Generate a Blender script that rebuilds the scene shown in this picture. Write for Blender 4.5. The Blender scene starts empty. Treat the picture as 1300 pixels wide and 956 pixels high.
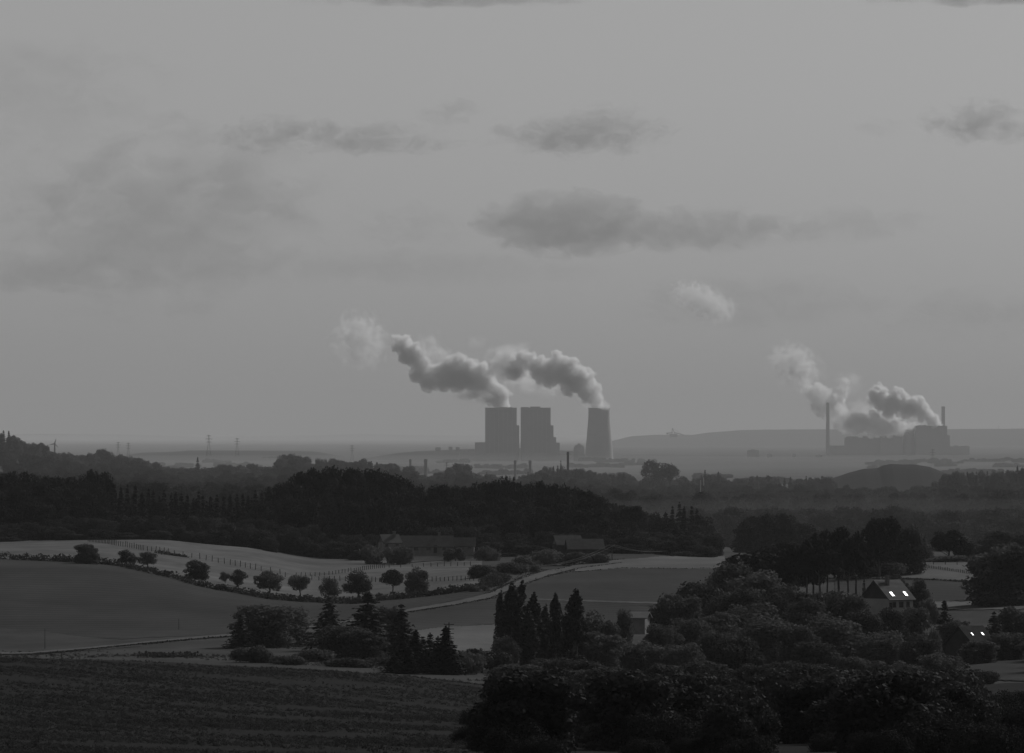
import bpy, math, random
import numpy as np
from mathutils import Vector, Matrix

S = bpy.context.scene
COL = S.collection
R = math.radians
F = 10000.0      # focal length in photo pixels (photo 1300 wide): a long telephoto, 7.4 degrees
YH = 550.0       # photo row of the true horizon
SUN_AZ, SUN_EL = 38.0, 33.0

# ---------------------------------------------------------------- camera
cam_d = bpy.data.cameras.new('camera')
cam = bpy.data.objects.new('camera', cam_d)
COL.objects.link(cam)
cam.location = (0, 0, 0)
cam.rotation_euler = (R(90), 0, 0)
cam_d.sensor_width = 36.0
cam_d.lens = 36.0 * F / 1300.0
cam_d.shift_y = (YH - 478.0) / 1300.0
cam_d.clip_start = 1.0
cam_d.clip_end = 400000.0
S.camera = cam

# ---------------------------------------------------------------- world, sun, exposure
W = bpy.data.worlds.new('World')
S.world = W
W.use_nodes = True
nt = W.node_tree
nt.nodes.clear()
sky = nt.nodes.new('ShaderNodeTexSky')
sky.sky_type = 'NISHITA'
sky.sun_disc = False
sky.sun_elevation = R(SUN_EL)
sky.sun_rotation = R(SUN_AZ)
sky.air_density = 1.0
sky.dust_density = 1.0
sky.ozone_density = 1.0
bw = nt.nodes.new('ShaderNodeRGBToBW')
bg = nt.nodes.new('ShaderNodeBackground')
bg.inputs['Strength'].default_value = 0.050
wo = nt.nodes.new('ShaderNodeOutputWorld')
nt.links.new(sky.outputs['Color'], bw.inputs['Color'])
nt.links.new(bw.outputs['Val'], bg.inputs['Color'])
nt.links.new(bg.outputs['Background'], wo.inputs['Surface'])

sl = bpy.data.lights.new('sun', 'SUN')
sl.energy = 2.6
sl.angle = R(10)
sl.color = (1, 1, 1)
sun = bpy.data.objects.new('sun', sl)
COL.objects.link(sun)
sdir = Vector((math.sin(R(SUN_AZ)) * math.cos(R(SUN_EL)), math.cos(R(SUN_AZ)) * math.cos(R(SUN_EL)), math.sin(R(SUN_EL))))
sun.rotation_euler = sdir.to_track_quat('Z', 'Y').to_euler()
sun.location = (300, -200, 500)

S.view_settings.view_transform = 'Standard'
S.view_settings.look = 'None'
S.view_settings.exposure = -0.17
S.view_settings.gamma = 1.0
S.view_settings.use_curve_mapping = False
S.cycles.max_bounces = 6
S.cycles.diffuse_bounces = 2
S.cycles.transmission_bounces = 4
S.cycles.transparent_max_bounces = 12
S.cycles.volume_bounces = 4
S.cycles.volume_max_steps = 512
S.cycles.volume_step_rate = 0.6
S.cycles.use_denoising = True

HAZE_DENSITY = 1.6e-5
HAZE_GREY = 0.89
HAZE_TOP = 860.0

# ---------------------------------------------------------------- materials
def mat(name, grey, grey2=None, scale=0.1, rough=0.9, spec=0.02, detail=6, stretch=None, obj_var=0.0, bump=0.0, transl=0.0, rows_=None, patch=None):
    m = bpy.data.materials.new(name)
    m.use_nodes = True
    t = m.node_tree
    t.nodes.clear()
    out = t.nodes.new('ShaderNodeOutputMaterial')
    b = t.nodes.new('ShaderNodeBsdfPrincipled')
    b.inputs['Roughness'].default_value = rough
    b.inputs['Specular IOR Level'].default_value = spec
    g2 = grey if grey2 is None else grey2
    geo = t.nodes.new('ShaderNodeNewGeometry')
    vec = geo.outputs['Position']
    if stretch:
        mp = t.nodes.new('ShaderNodeMapping')
        mp.inputs['Rotation'].default_value = (0, 0, R(stretch[0]))
        mp.inputs['Scale'].default_value = (stretch[1], stretch[2], 1)
        t.links.new(vec, mp.inputs['Vector'])
        vec = mp.outputs['Vector']
    nz = t.nodes.new('ShaderNodeTexNoise')
    nz.inputs['Scale'].default_value = scale
    nz.inputs['Detail'].default_value = detail
    nz.inputs['Roughness'].default_value = 0.62
    t.links.new(vec, nz.inputs['Vector'])
    cr = t.nodes.new('ShaderNodeValToRGB')
    cr.color_ramp.elements[0].position = 0.32
    cr.color_ramp.elements[1].position = 0.68
    cr.color_ramp.elements[0].color = (grey, grey, grey, 1)
    cr.color_ramp.elements[1].color = (g2, g2, g2, 1)
    t.links.new(nz.outputs['Fac'], cr.inputs['Fac'])
    colr = cr.outputs['Color']
    def mul(c, val, lo, hi):
        r = t.nodes.new('ShaderNodeMapRange')
        r.inputs['From Min'].default_value = 0.3; r.inputs['From Max'].default_value = 0.7
        r.inputs['To Min'].default_value = lo; r.inputs['To Max'].default_value = hi
        t.links.new(val, r.inputs['Value'])
        x = t.nodes.new('ShaderNodeVectorMath'); x.operation = 'SCALE'
        t.links.new(c, x.inputs[0]); t.links.new(r.outputs['Result'], x.inputs['Scale'])
        return x.outputs['Vector']
    if patch:                               # patchy growth: scale, strength
        n2 = t.nodes.new('ShaderNodeTexNoise')
        n2.inputs['Scale'].default_value = patch[0]; n2.inputs['Detail'].default_value = 4; n2.inputs['Distortion'].default_value = 0.6
        t.links.new(geo.outputs['Position'], n2.inputs['Vector'])
        colr = mul(colr, n2.outputs['Fac'], 1 - patch[1], 1 + patch[1])
    if rows_:                               # drilled rows and tramlines: direction, spacing in metres, strength
        m2 = t.nodes.new('ShaderNodeMapping'); m2.inputs['Rotation'].default_value = (0, 0, R(rows_[0]))
        t.links.new(geo.outputs['Position'], m2.inputs['Vector'])
        wv = t.nodes.new('ShaderNodeTexWave')
        wv.inputs['Scale'].default_value = 0.314 / rows_[1]; wv.inputs['Distortion'].default_value = 2.0
        wv.inputs['Detail'].default_value = 3; wv.inputs['Detail Scale'].default_value = 0.4
        t.links.new(m2.outputs['Vector'], wv.inputs['Vector'])
        colr = mul(colr, wv.outputs['Fac'], 1 - rows_[2], 1 + rows_[2])
    if obj_var > 0:
        oi = t.nodes.new('ShaderNodeObjectInfo')
        mr = t.nodes.new('ShaderNodeMapRange')
        mr.inputs['To Min'].default_value = 1 - obj_var
        mr.inputs['To Max'].default_value = 1 + obj_var
        t.links.new(oi.outputs['Random'], mr.inputs['Value'])
        mx = t.nodes.new('ShaderNodeVectorMath')
        mx.operation = 'SCALE'
        t.links.new(colr, mx.inputs[0])
        t.links.new(mr.outputs['Result'], mx.inputs['Scale'])
        colr = mx.outputs['Vector']
    t.links.new(colr, b.inputs['Base Color'])
    if bump > 0:
        bp = t.nodes.new('ShaderNodeBump')
        bp.inputs['Strength'].default_value = bump
        bp.inputs['Distance'].default_value = 0.5
        t.links.new(nz.outputs['Fac'], bp.inputs['Height'])
        t.links.new(bp.outputs['Normal'], b.inputs['Normal'])
    sh = b.outputs['BSDF']
    if transl > 0:
        tr = t.nodes.new('ShaderNodeBsdfTranslucent')
        t.links.new(colr, tr.inputs['Color'])
        ms = t.nodes.new('ShaderNodeMixShader')
        ms.inputs['Fac'].default_value = transl
        t.links.new(sh, ms.inputs[1])
        t.links.new(tr.outputs['BSDF'], ms.inputs[2])
        sh = ms.outputs['Shader']
    t.links.new(sh, out.inputs['Surface'])
    return m

M = {}
M['ground'] = mat('ground_grass', 0.04, 0.068, 0.08, stretch=(10, 1, 0.3), patch=(0.012, 0.25))
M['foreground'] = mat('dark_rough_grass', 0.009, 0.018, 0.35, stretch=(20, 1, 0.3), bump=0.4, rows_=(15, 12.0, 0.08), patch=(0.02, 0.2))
M['meadow'] = mat('meadow_grass', 0.036, 0.052, 0.06, stretch=(35, 1, 0.2), rows_=(62, 11.0, 0.13), patch=(0.012, 0.2))
M['pasture'] = mat('dry_pasture', 0.085, 0.145, 0.09, stretch=(-20, 1, 0.35), patch=(0.018, 0.22))
M['stubble'] = mat('pale_stubble', 0.09, 0.14, 0.06, stretch=(15, 1, 0.2), rows_=(70, 8.0, 0.13), patch=(0.015, 0.2))
M['tilled'] = mat('tilled_soil', 0.036, 0.05, 0.08, stretch=(-8, 1, 0.1), rows_=(80, 9.0, 0.13), patch=(0.013, 0.18))
M['track'] = mat('dirt_track', 0.085, 0.125, 0.2)
M['plain'] = mat('plain_fields', 0.05, 0.11, 0.0009, stretch=(0, 1, 0.35))
M['far_hill'] = mat('far_hill', 0.03, 0.05, 0.001)
M['heap'] = mat('spoil_heap', 0.02, 0.032, 0.01)
M['leaf'] = mat('broadleaf_foliage', 0.06, 0.105, 0.35, obj_var=0.42, transl=0.3, rough=0.7)
M['leaf_mid'] = mat('wood_foliage', 0.032, 0.055, 0.1, obj_var=0.25, transl=0.2, rough=0.7)
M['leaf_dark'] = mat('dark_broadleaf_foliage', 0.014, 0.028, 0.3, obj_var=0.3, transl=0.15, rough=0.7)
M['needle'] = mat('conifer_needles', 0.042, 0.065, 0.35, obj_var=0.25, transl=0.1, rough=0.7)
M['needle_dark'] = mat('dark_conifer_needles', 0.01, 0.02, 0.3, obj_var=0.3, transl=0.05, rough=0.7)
M['hedge'] = mat('hedge_foliage', 0.045, 0.075, 0.25, transl=0.15)
M['verge'] = mat('verge_grass', 0.06, 0.1, 0.2)
M['scrub'] = mat('dark_scrub_foliage', 0.022, 0.042, 0.4, transl=0.1)
M['bark'] = mat('bark', 0.05, 0.09, 1.5, obj_var=0.2)
M['post'] = mat('weathered_wood', 0.05, 0.08, 1.0)
M['wire'] = mat('wire', 0.1, 0.13, 1.0)
M['roof'] = mat('dark_roof_tiles', 0.08, 0.11, 0.6, rough=0.85, spec=0.1)
M['roof_pale'] = mat('pale_roof_sheet', 0.16, 0.2, 0.4)
M['render'] = mat('white_render', 0.18, 0.26, 0.6)
M['white_wall'] = mat('whitewashed_wall', 0.28, 0.36, 0.6)
M['timber'] = mat('dark_timber_wall', 0.045, 0.07, 0.8)
M['brick'] = mat('brick_wall', 0.12, 0.18, 1.0)
M['concrete'] = mat('tower_concrete', 0.4, 0.46, 0.012, stretch=(0, 1, 1), rough=0.9)
M['cladding'] = mat('boiler_cladding', 0.38, 0.43, 0.01)
M['cladding_panel'] = mat('ribbed_cladding', 0.335, 0.385, 0.012)
M['cladding_low'] = mat('low_cladding', 0.38, 0.44, 0.01)
M['metal'] = mat('grey_metal', 0.16, 0.22, 0.5, rough=0.5, spec=0.4)
M['pale_mast'] = mat('pale_mast_paint', 0.55, 0.6, 0.5)

def glass_mat():
    m = bpy.data.materials.new('window_glass')
    m.use_nodes = True
    b = m.node_tree.nodes['Principled BSDF']
    b.inputs['Base Color'].default_value = (0.04, 0.04, 0.04, 1)
    b.inputs['Roughness'].default_value = 0.2
    b.inputs['Specular IOR Level'].default_value = 0.6
    return m
M['glass'] = glass_mat()

def volume_mat(name, density, grey, aniso, noise=None):
    """noise = (scale, low, high, contrast shape) multiplies density by a noise and a soft edge"""
    m = bpy.data.materials.new(name)
    m.use_nodes = True
    t = m.node_tree
    t.nodes.clear()
    out = t.nodes.new('ShaderNodeOutputMaterial')
    v = t.nodes.new('ShaderNodeVolumePrincipled')
    v.inputs['Color'].default_value = (grey, grey, grey, 1)
    v.inputs['Density'].default_value = density
    v.inputs['Anisotropy'].default_value = aniso
    t.links.new(v.outputs['Volume'], out.inputs['Volume'])
    if noise:
        sc, lo, hi, edge = noise
        tc = t.nodes.new('ShaderNodeTexCoord')
        geo = t.nodes.new('ShaderNodeNewGeometry')
        nz = t.nodes.new('ShaderNodeTexNoise')
        nz.inputs['Scale'].default_value = sc
        nz.inputs['Detail'].default_value = 8
        nz.inputs['Roughness'].default_value = 0.66
        nz.inputs['Distortion'].default_value = 0.5
        mpz = t.nodes.new('ShaderNodeMapping'); mpz.inputs['Scale'].default_value = (1, 1, 1.7 if 'cloud' in name else 1.0)
        t.links.new(geo.outputs['Position'], mpz.inputs['Vector'])
        t.links.new(mpz.outputs['Vector'], nz.inputs['Vector'])
        ln = t.nodes.new('ShaderNodeVectorMath')
        ln.operation = 'LENGTH'
        t.links.new(tc.outputs['Object'], ln.inputs[0])
        # noise + edge*(0.5 - r^2): noise eats the outline of the unit ball
        sq = t.nodes.new('ShaderNodeMath'); sq.operation = 'POWER'; sq.inputs[1].default_value = 2.0
        t.links.new(ln.outputs['Value'], sq.inputs[0])
        ma = t.nodes.new('ShaderNodeMath'); ma.operation = 'MULTIPLY_ADD'
        ma.inputs[1].default_value = -edge
        t.links.new(sq.outputs['Value'], ma.inputs[0])
        t.links.new(nz.outputs['Fac'], ma.inputs[2])
        mr = t.nodes.new('ShaderNodeMapRange')
        mr.interpolation_type = 'SMOOTHSTEP'
        mr.inputs['From Min'].default_value = lo
        mr.inputs['From Max'].default_value = hi
        mr.inputs['To Min'].default_value = 0
        mr.inputs['To Max'].default_value = density
        t.links.new(ma.outputs['Value'], mr.inputs['Value'])
        t.links.new(mr.outputs['Result'], v.inputs['Density'])
    return m

# ---------------------------------------------------------------- mesh helpers
class MB:
    """collects vertices and faces; build() links them as one mesh object"""
    def __init__(s):
        s.v = []; s.f = []
    def box(s, x0, x1, y0, y1, z0, z1):
        n = len(s.v)
        s.v += [(x0, y0, z0), (x1, y0, z0), (x1, y1, z0), (x0, y1, z0), (x0, y0, z1), (x1, y0, z1), (x1, y1, z1), (x0, y1, z1)]
        s.f += [tuple(n + i for i in q) for q in ((0, 3, 2, 1), (4, 5, 6, 7), (0, 1, 5, 4), (1, 2, 6, 5), (2, 3, 7, 6), (3, 0, 4, 7))]
        return s
    def poly(s, pts):
        n = len(s.v)
        s.v += [tuple(p) for p in pts]
        s.f.append(tuple(range(n, n + len(pts))))
        return s
    def tube(s, pts, radii, k=6):
        pts = [Vector(p) for p in pts]
        base = len(s.v)
        for i, p in enumerate(pts):
            a = pts[max(0, i - 1)]; b = pts[min(len(pts) - 1, i + 1)]
            d = (b - a).normalized()
            u = d.orthogonal().normalized(); w = d.cross(u)
            r = radii[i] if hasattr(radii, '__len__') else radii
            for j in range(k):
                q = p + r * (math.cos(2 * math.pi * j / k) * u + math.sin(2 * math.pi * j / k) * w)
                s.v.append(tuple(q))
        # orthogonal() can flip between rings on bent paths, acceptable on thin limbs
        for i in range(len(pts) - 1):
            for j in range(k):
                a = base + i * k + j; b = base + i * k + (j + 1) % k
                s.f.append((a, b, b + k, a + k))
        s.f.append(tuple(base + j for j in range(k))[::-1])
        s.f.append(tuple(base + (len(pts) - 1) * k + j for j in range(k)))
        return s
    def lathe(s, prof, k=32, cx=0, cy=0, cap=True):
        base = len(s.v)
        for (r, z) in prof:
            for j in range(k):
                a = 2 * math.pi * j / k
                s.v.append((cx + r * math.cos(a), cy + r * math.sin(a), z))
        for i in range(len(prof) - 1):
            for j in range(k):
                a = base + i * k + j; b = base + i * k + (j + 1) % k
                s.f.append((a, b, b + k, a + k))
        if cap:
            s.f.append(tuple(base + j for j in range(k))[::-1])
            s.f.append(tuple(base + (len(prof) - 1) * k + j for j in range(k)))
        return s
    def mesh(s, name, m, smooth=False):
        me = bpy.data.meshes.new(name)
        me.from_pydata(s.v, [], s.f)
        me.materials.append(m)
        if smooth:
            me.polygons.foreach_set('use_smooth', [True] * len(me.polygons))
        return me
    def build(s, name, m, parent=None, smooth=False):
        return link(name, s.mesh(name, m, smooth), parent)

def link(name, me, parent=None):
    o = bpy.data.objects.new(name, me)
    COL.objects.link(o)
    if parent is not None:
        o.parent = parent
    return o

def np_mesh(name, V, Q, m, smooth=False):
    """quads mesh from numpy arrays, fast"""
    me = bpy.data.meshes.new(name)
    V = np.asarray(V, np.float32); Q = np.asarray(Q, np.int32)
    k = Q.shape[1]
    me.vertices.add(len(V)); me.vertices.foreach_set('co', V.ravel())
    me.loops.add(Q.size); me.loops.foreach_set('vertex_index', Q.ravel())
    me.polygons.add(len(Q)); me.polygons.foreach_set('loop_start', np.arange(0, Q.size, k, dtype=np.int32))
    me.update(calc_edges=True)
    me.validate()
    if smooth:
        me.polygons.foreach_set('use_smooth', np.ones(len(me.polygons), bool))
    me.materials.append(m)
    return me

def tag(o, label, cat, group=None):
    o['label'] = label; o['category'] = cat
    if group: o['group'] = group
    return o
def struct(o):
    o['kind'] = 'structure'; return o
def stuff(o, label, cat):
    o['kind'] = 'stuff'; o['label'] = label; o['category'] = cat; return o
def empty(name, loc, rz=0.0, scale=None):
    o = bpy.data.objects.new(name, None)
    COL.objects.link(o)
    o.location = loc; o.rotation_euler = (0, 0, rz)
    if scale: o.scale = scale
    o.empty_display_size = 1
    return o

# ---------------------------------------------------------------- terrain
# surveyed profiles: for a direction (photo column) the ground's row at a distance, turned into heights
PXC = [0, 100, 200, 300, 400, 500, 600, 700, 800, 900, 1000, 1150, 1300]
DK = [560, 850, 1150, 1300, 1480, 1620, 1750, 1950, 2150, 2350, 2550, 2900, 3500, 4800, 7500, 11500, 14500]
PY = {
 0:    [958, 888, 832, 850, 838, 828, 806, 760, 716, 700, 690, 668, 664, 652, 630, 580, 606],
 100:  [958, 890, 836, 853, 838, 827, 806, 764, 718, 700, 688, 672, 668, 655, 632, 598, 610],
 200:  [959, 894, 841, 857, 839, 826, 806, 768, 730, 706, 688, 680, 672, 658, 636, 608, 614],
 300:  [960, 897, 848, 861, 842, 826, 807, 776, 748, 718, 696, 682, 674, 660, 638, 612, 618],
 400:  [960, 900, 854, 864, 845, 827, 808, 782, 759, 732, 712, 672, 674, 660, 638, 604, 618],
 500:  [961, 903, 861, 864, 848, 830, 812, 782, 754, 728, 712, 676, 676, 660, 640, 606, 618],
 600:  [962, 908, 872, 868, 852, 838, 814, 776, 742, 722, 706, 682, 678, 664, 644, 618, 620],
 700:  [963, 914, 884, 874, 858, 842, 818, 776, 742, 724, 706, 684, 682, 668, 648, 618, 620],
 800:  [964, 918, 890, 880, 862, 846, 822, 774, 740, 720, 704, 694, 684, 672, 652, 628, 624],
 900:  [965, 920, 894, 884, 866, 850, 828, 782, 742, 718, 708, 700, 690, 676, 654, 630, 626],
 1000: [965, 920, 896, 886, 868, 852, 832, 790, 748, 720, 710, 702, 692, 676, 654, 632, 628],
 1150: [965, 916, 890, 880, 866, 848, 828, 784, 746, 718, 710, 704, 692, 676, 654, 634, 630],
 1300: [964, 910, 880, 868, 854, 838, 818, 776, 744, 716, 712, 706, 692, 674, 650, 628, 630],
}
PLAIN_Z = -112.0
dk_all = np.array([-4000.0, 0.0, 250.0] + DK + [17000.0, 20000.0, 300000.0])
ZK = np.zeros((len(PXC), len(dk_all)))
for i, p in enumerate(PXC):
    z = [-(py - YH) / F * d for py, d in zip(PY[p], DK)]
    ZK[i] = [-6.0, -3.0, -10.5] + z + [PLAIN_Z + 2, PLAIN_Z, PLAIN_Z]

def pchip(xk, yk, x):
    h = np.diff(xk); dl = np.diff(yk) / h
    m = np.zeros_like(yk)
    for i in range(1, len(xk) - 1):
        if dl[i - 1] * dl[i] > 0:
            w1 = 2 * h[i] + h[i - 1]; w2 = h[i] + 2 * h[i - 1]
            m[i] = (w1 + w2) / (w1 / dl[i - 1] + w2 / dl[i])
    k = np.clip(np.searchsorted(xk, x) - 1, 0, len(h) - 1)
    t = (x - xk[k]) / h[k]
    return ((2 * t**3 - 3 * t**2 + 1) * yk[k] + (t**3 - 2 * t**2 + t) * h[k] * m[k]
            + (-2 * t**3 + 3 * t**2) * yk[k + 1] + (t**3 - t**2) * h[k] * m[k + 1])

rows = np.concatenate([np.arange(-1500, 400, 100), np.arange(400, 1000, 25), np.arange(1000, 3200, 10), np.arange(3200, 15000, 80),
                       np.arange(15000, 40000, 750), np.arange(40000, 190001, 6000)]).astype(float)
uf = np.arange(-0.078, 0.0781, 0.0012)
uc = np.array([0.085, 0.095, 0.11, 0.13, 0.16, 0.2])
cols = np.concatenate([-uc[::-1], uf, uc])
APEX = 3000.0
ztab = np.array([pchip(dk_all, ZK[i], rows) for i in range(len(PXC))])   # (px, rows)
XX = cols[None, :] * (rows[:, None] + APEX)
YY = np.repeat(rows[:, None], len(cols), 1)
dd = np.maximum(YY, 200.0)
PXG = np.clip(650 + XX / dd * F, 0, 1300)
ZZ = np.zeros_like(XX)
pc = np.array(PXC, float)
for r in range(len(rows)):
    zr = ztab[:, r]
    k = np.clip(np.searchsorted(pc, PXG[r]) - 1, 0, len(pc) - 2)
    t = (PXG[r] - pc[k]) / (pc[k + 1] - pc[k])
    t = t * t * (3 - 2 * t) * 0.5 + t * 0.5
    ZZ[r] = zr[k] * (1 - t) + zr[k + 1] * t
amp = np.interp(YY, [0, 800, 2600, 9000, 20000], [0.2, 0.35, 0.5, 2.0, 2.0])
ZZ += amp * (np.sin(XX / 47 + 1.3) * np.sin(YY / 83 + 0.4) + 0.5 * np.sin(XX / 21 + YY / 60 + 2.0))
ZZ = np.maximum(ZZ, PLAIN_Z - 4)

def ground_z(x, y):
    x = np.asarray(x, float); y = np.asarray(y, float)
    r = np.clip(np.searchsorted(rows, y) - 1, 0, len(rows) - 2)
    t = np.clip((y - rows[r]) / (rows[r + 1] - rows[r]), 0, 1)
    u = x / (y + APEX)
    c = np.clip(np.searchsorted(cols, u) - 1, 0, len(cols) - 2)
    s = np.clip((u - cols[c]) / (cols[c + 1] - cols[c]), 0, 1)
    return (ZZ[r, c] * (1 - t) * (1 - s) + ZZ[r, c + 1] * (1 - t) * s + ZZ[r + 1, c] * t * (1 - s) + ZZ[r + 1, c + 1] * t * s)

def at(px, d):
    """ground point in the direction of a photo column at distance d"""
    x = (px - 650) / F * d
    return Vector((x, d, float(ground_z(x, d))))
def hit(px, py, dlo, dhi):
    """where the sight line through a photo pixel meets the ground between two distances"""
    d = np.arange(dlo, dhi, 2.0)
    diff = ground_z((px - 650) / F * d, d) + (py - YH) / F * d
    k = np.nonzero(diff >= 0)[0]
    i = k[0] if len(k) else int(np.argmax(diff))
    return at(px, float(d[i]))
def zrow(py, d):
    return -(py - YH) / F * d

nr, nc = XX.shape
idx = np.arange(nr * nc).reshape(nr, nc)
Q = np.stack([idx[:-1, :-1].ravel(), idx[:-1, 1:].ravel(), idx[1:, 1:].ravel(), idx[1:, :-1].ravel()], 1)
V = np.stack([XX.ravel(), YY.ravel(), ZZ.ravel()], 1)
gme = np_mesh('ground', V, Q, M['ground'], smooth=True)
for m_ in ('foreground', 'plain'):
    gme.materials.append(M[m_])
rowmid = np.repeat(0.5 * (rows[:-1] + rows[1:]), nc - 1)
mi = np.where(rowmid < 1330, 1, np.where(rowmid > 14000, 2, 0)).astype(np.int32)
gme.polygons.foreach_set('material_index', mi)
struct(link('ground', gme))['label'] = 'rolling farmland ground reaching from the near slope to the far plain'

LAYER = [0.0]
def sheet(name, top, bot, dlo, dhi, m, label, nu=70, nv=22):
    """a field lying on the ground between two edges, each a list of photo pixels"""
    LAYER[0] += 0.012
    tx = np.array([p[0] for p in top], float); ty = np.array([p[1] for p in top], float)
    bx = np.array([p[0] for p in bot], float); by = np.array([p[1] for p in bot], float)
    tt = np.linspace(0, 1, nu)
    tp = np.stack([np.interp(tt, np.linspace(0, 1, len(tx)), tx), np.interp(tt, np.linspace(0, 1, len(tx)), ty)], 1)
    bp = np.stack([np.interp(tt, np.linspace(0, 1, len(bx)), bx), np.interp(tt, np.linspace(0, 1, len(bx)), by)], 1)
    V = []
    wob = np.random.default_rng(nu + int(tx[0]) + int(by[-1])).normal(0, 0.3 if nv > 6 else 0.12, (nu, 2))
    tp[:, 1] += wob[:, 0]; bp[:, 1] += wob[:, 1]
    for i in range(nu):
        a = hit(tp[i, 0], tp[i, 1], dlo, dhi); b = hit(bp[i, 0], bp[i, 1], dlo, dhi)
        for j in range(nv):
            s = j / (nv - 1)
            x = a.x * (1 - s) + b.x * s; y = a.y * (1 - s) + b.y * s
            V.append((x, y, float(ground_z(x, y)) + 0.07 + LAYER[0]))
    ii = np.arange(nu * nv).reshape(nu, nv)
    Q = np.stack([ii[:-1, :-1].ravel(), ii[:-1, 1:].ravel(), ii[1:, 1:].ravel(), ii[1:, :-1].ravel()], 1)
    o = struct(link(name, np_mesh(name, V, Q, m, smooth=True)))
    o['label'] = label
    return o

sheet('meadow', [(-60, 712), (0, 709), (100, 712), (160, 720), (230, 737), (300, 753), (345, 760), (450, 766), (520, 760), (600, 752), (640, 745)],
      [(-60, 805), (0, 806), (100, 810), (160, 812), (230, 808), (300, 803), (345, 800), (450, 790), (520, 775), (600, 758), (640, 747)],
      1500, 2300, M['meadow'], 'large smooth grey meadow sloping below the hedge')
sheet('pasture', [(-70, 690), (60, 686), (130, 685), (200, 685), (300, 687), (380, 694), (440, 706), (480, 712), (540, 713), (612, 712)],
      [(-70, 709), (60, 712), (130, 714), (200, 727), (300, 750), (380, 762), (440, 764), (480, 760), (540, 754), (612, 747)],
      1850, 2640, M['pasture'], 'pale dry pasture with fruit trees along the dark wood')
sheet('field', [(-60, 796), (0, 798), (60, 803), (120, 811), (180, 815)], [(-60, 830), (0, 830), (60, 829), (120, 826), (180, 821)],
      1400, 1900, M['ground'], 'narrow grassy field beside the dirt track')
sheet('field', [(500, 783), (560, 772), (620, 758), (655, 748), (690, 762), (830, 771)], [(500, 806), (560, 798), (620, 793), (655, 792), (690, 795), (830, 796)],
      1500, 2150, M['meadow'], 'grey meadow between the curved track and the poplars')
sheet('field', [(530, 801), (560, 797), (600, 795), (650, 793)], [(530, 832), (560, 830), (600, 828), (650, 826)],
      1500, 1950, M['stubble'], 'pale stubble field behind the black conifers')
sheet('field', [(660, 750), (690, 735), (730, 727), (790, 721), (860, 722), (925, 722)], [(660, 764), (690, 765), (730, 767), (790, 769), (860, 771), (925, 774)],
      1700, 2500, M['tilled'], 'dark tilled field inside the curve of the track')
sheet('field', [(730, 718), (790, 711), (840, 707), (920, 706)], [(730, 726), (790, 722), (840, 722), (920, 723)],
      2000, 2620, M['stubble'], 'pale stubble field in front of the dark wood')
sheet('field', [(1060, 716), (1100, 711), (1160, 711), (1260, 713)], [(1060, 736), (1100, 734), (1160, 735), (1260, 739)],
      2000, 2600, M['stubble'], 'pale stubble field behind the house with skylights')
sheet('field', [(1060, 737), (1120, 735), (1180, 736), (1310, 740)], [(1060, 764), (1120, 764), (1180, 764), (1310, 762)],
      1800, 2350, M['meadow'], 'smooth grey field beyond the house with skylights')
sheet('field', [(1160, 764), (1220, 765), (1310, 762)], [(1160, 772), (1220, 775), (1310, 774)],
      1700, 2150, M['pasture'], 'light strip of dry grass beyond the round tree')
sheet('field', [(1205, 842), (1250, 834), (1310, 826)], [(1205, 862), (1250, 864), (1310, 866)],
      1250, 1750, M['meadow'], 'small mown field below the trees')
sheet('dirt_track', [(-30, 829), (40, 829), (120, 822), (200, 814), (290, 806), (400, 794), (470, 783), (520, 774), (580, 764), (622, 754), (650, 741), (690, 726), (735, 717), (790, 711)],
      [(-30, 832), (40, 831), (120, 824), (200, 816), (290, 809), (400, 797), (470, 786), (520, 777), (580, 768), (622, 760), (650, 749), (690, 733), (735, 721), (790, 714)],
      1450, 2550, M['track'], 'pale dirt track curving up across the fields', nu=140, nv=5)
sheet('dirt_track', [(676, 761), (740, 763), (840, 766)], [(676, 762.5), (740, 764.8), (840, 768)], 1700, 2150, M['track'],
      'thin straight path along the lower edge of the tilled field', nu=50, nv=3)

# far hills and the spoil heap, each a ridge with its own depth
def ridge(name, pts, d, depth, m, label, n=160):
    px = np.array([p[0] for p in pts], float); py = np.array([p[1] for p in pts], float)
    xs = np.linspace(px[0], px[-1], n)
    tops = np.interp(xs, px, py)
    rng = np.random.default_rng(int(d))
    tops = tops + np.convolve(rng.normal(0, 0.35, n + 8), np.ones(9) / 9, 'valid')[:n]
    prof = [(-1.0, 0.0), (-0.75, 0.3), (-0.5, 0.62), (-0.25, 0.9), (0, 1.0), (0.3, 0.85), (0.65, 0.45), (1.0, 0.0)]
    V = []
    for x_, t_ in zip(xs, tops):
        zt = zrow(t_, d)
        for (a, h) in prof:
            y = d + a * depth
            zb = PLAIN_Z - 3
            V.append(((x_ - 650) / F * d, y, zb + (zt - zb) * h))
    ii = np.arange(n * len(prof)).reshape(n, len(prof))
    Q = np.stack([ii[:-1, :-1].ravel(), ii[1:, :-1].ravel(), ii[1:, 1:].ravel(), ii[:-1, 1:].ravel()], 1)
    o = struct(link(name, np_mesh(name, V, Q, m, smooth=True)))
    o['label'] = label
    return o
ridge('hill', [(740, 575), (770, 562), (800, 554), (830, 552), (880, 552), (900, 549), (940, 546), (1000, 545), (1060, 545), (1200, 545), (1300, 544), (1420, 546), (1560, 566)],
      76000, 7000, M['far_hill'], 'long flat faint hill on the horizon behind the chimneys')
ridge('hill', [(-420, 560), (-250, 555), (-60, 553), (60, 551), (170, 552), (260, 554.5), (360, 553), (470, 551.5), (600, 553), (700, 555), (800, 560)],
      150000, 9000, M['far_hill'], 'faintest long ridge on the left horizon')
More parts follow.
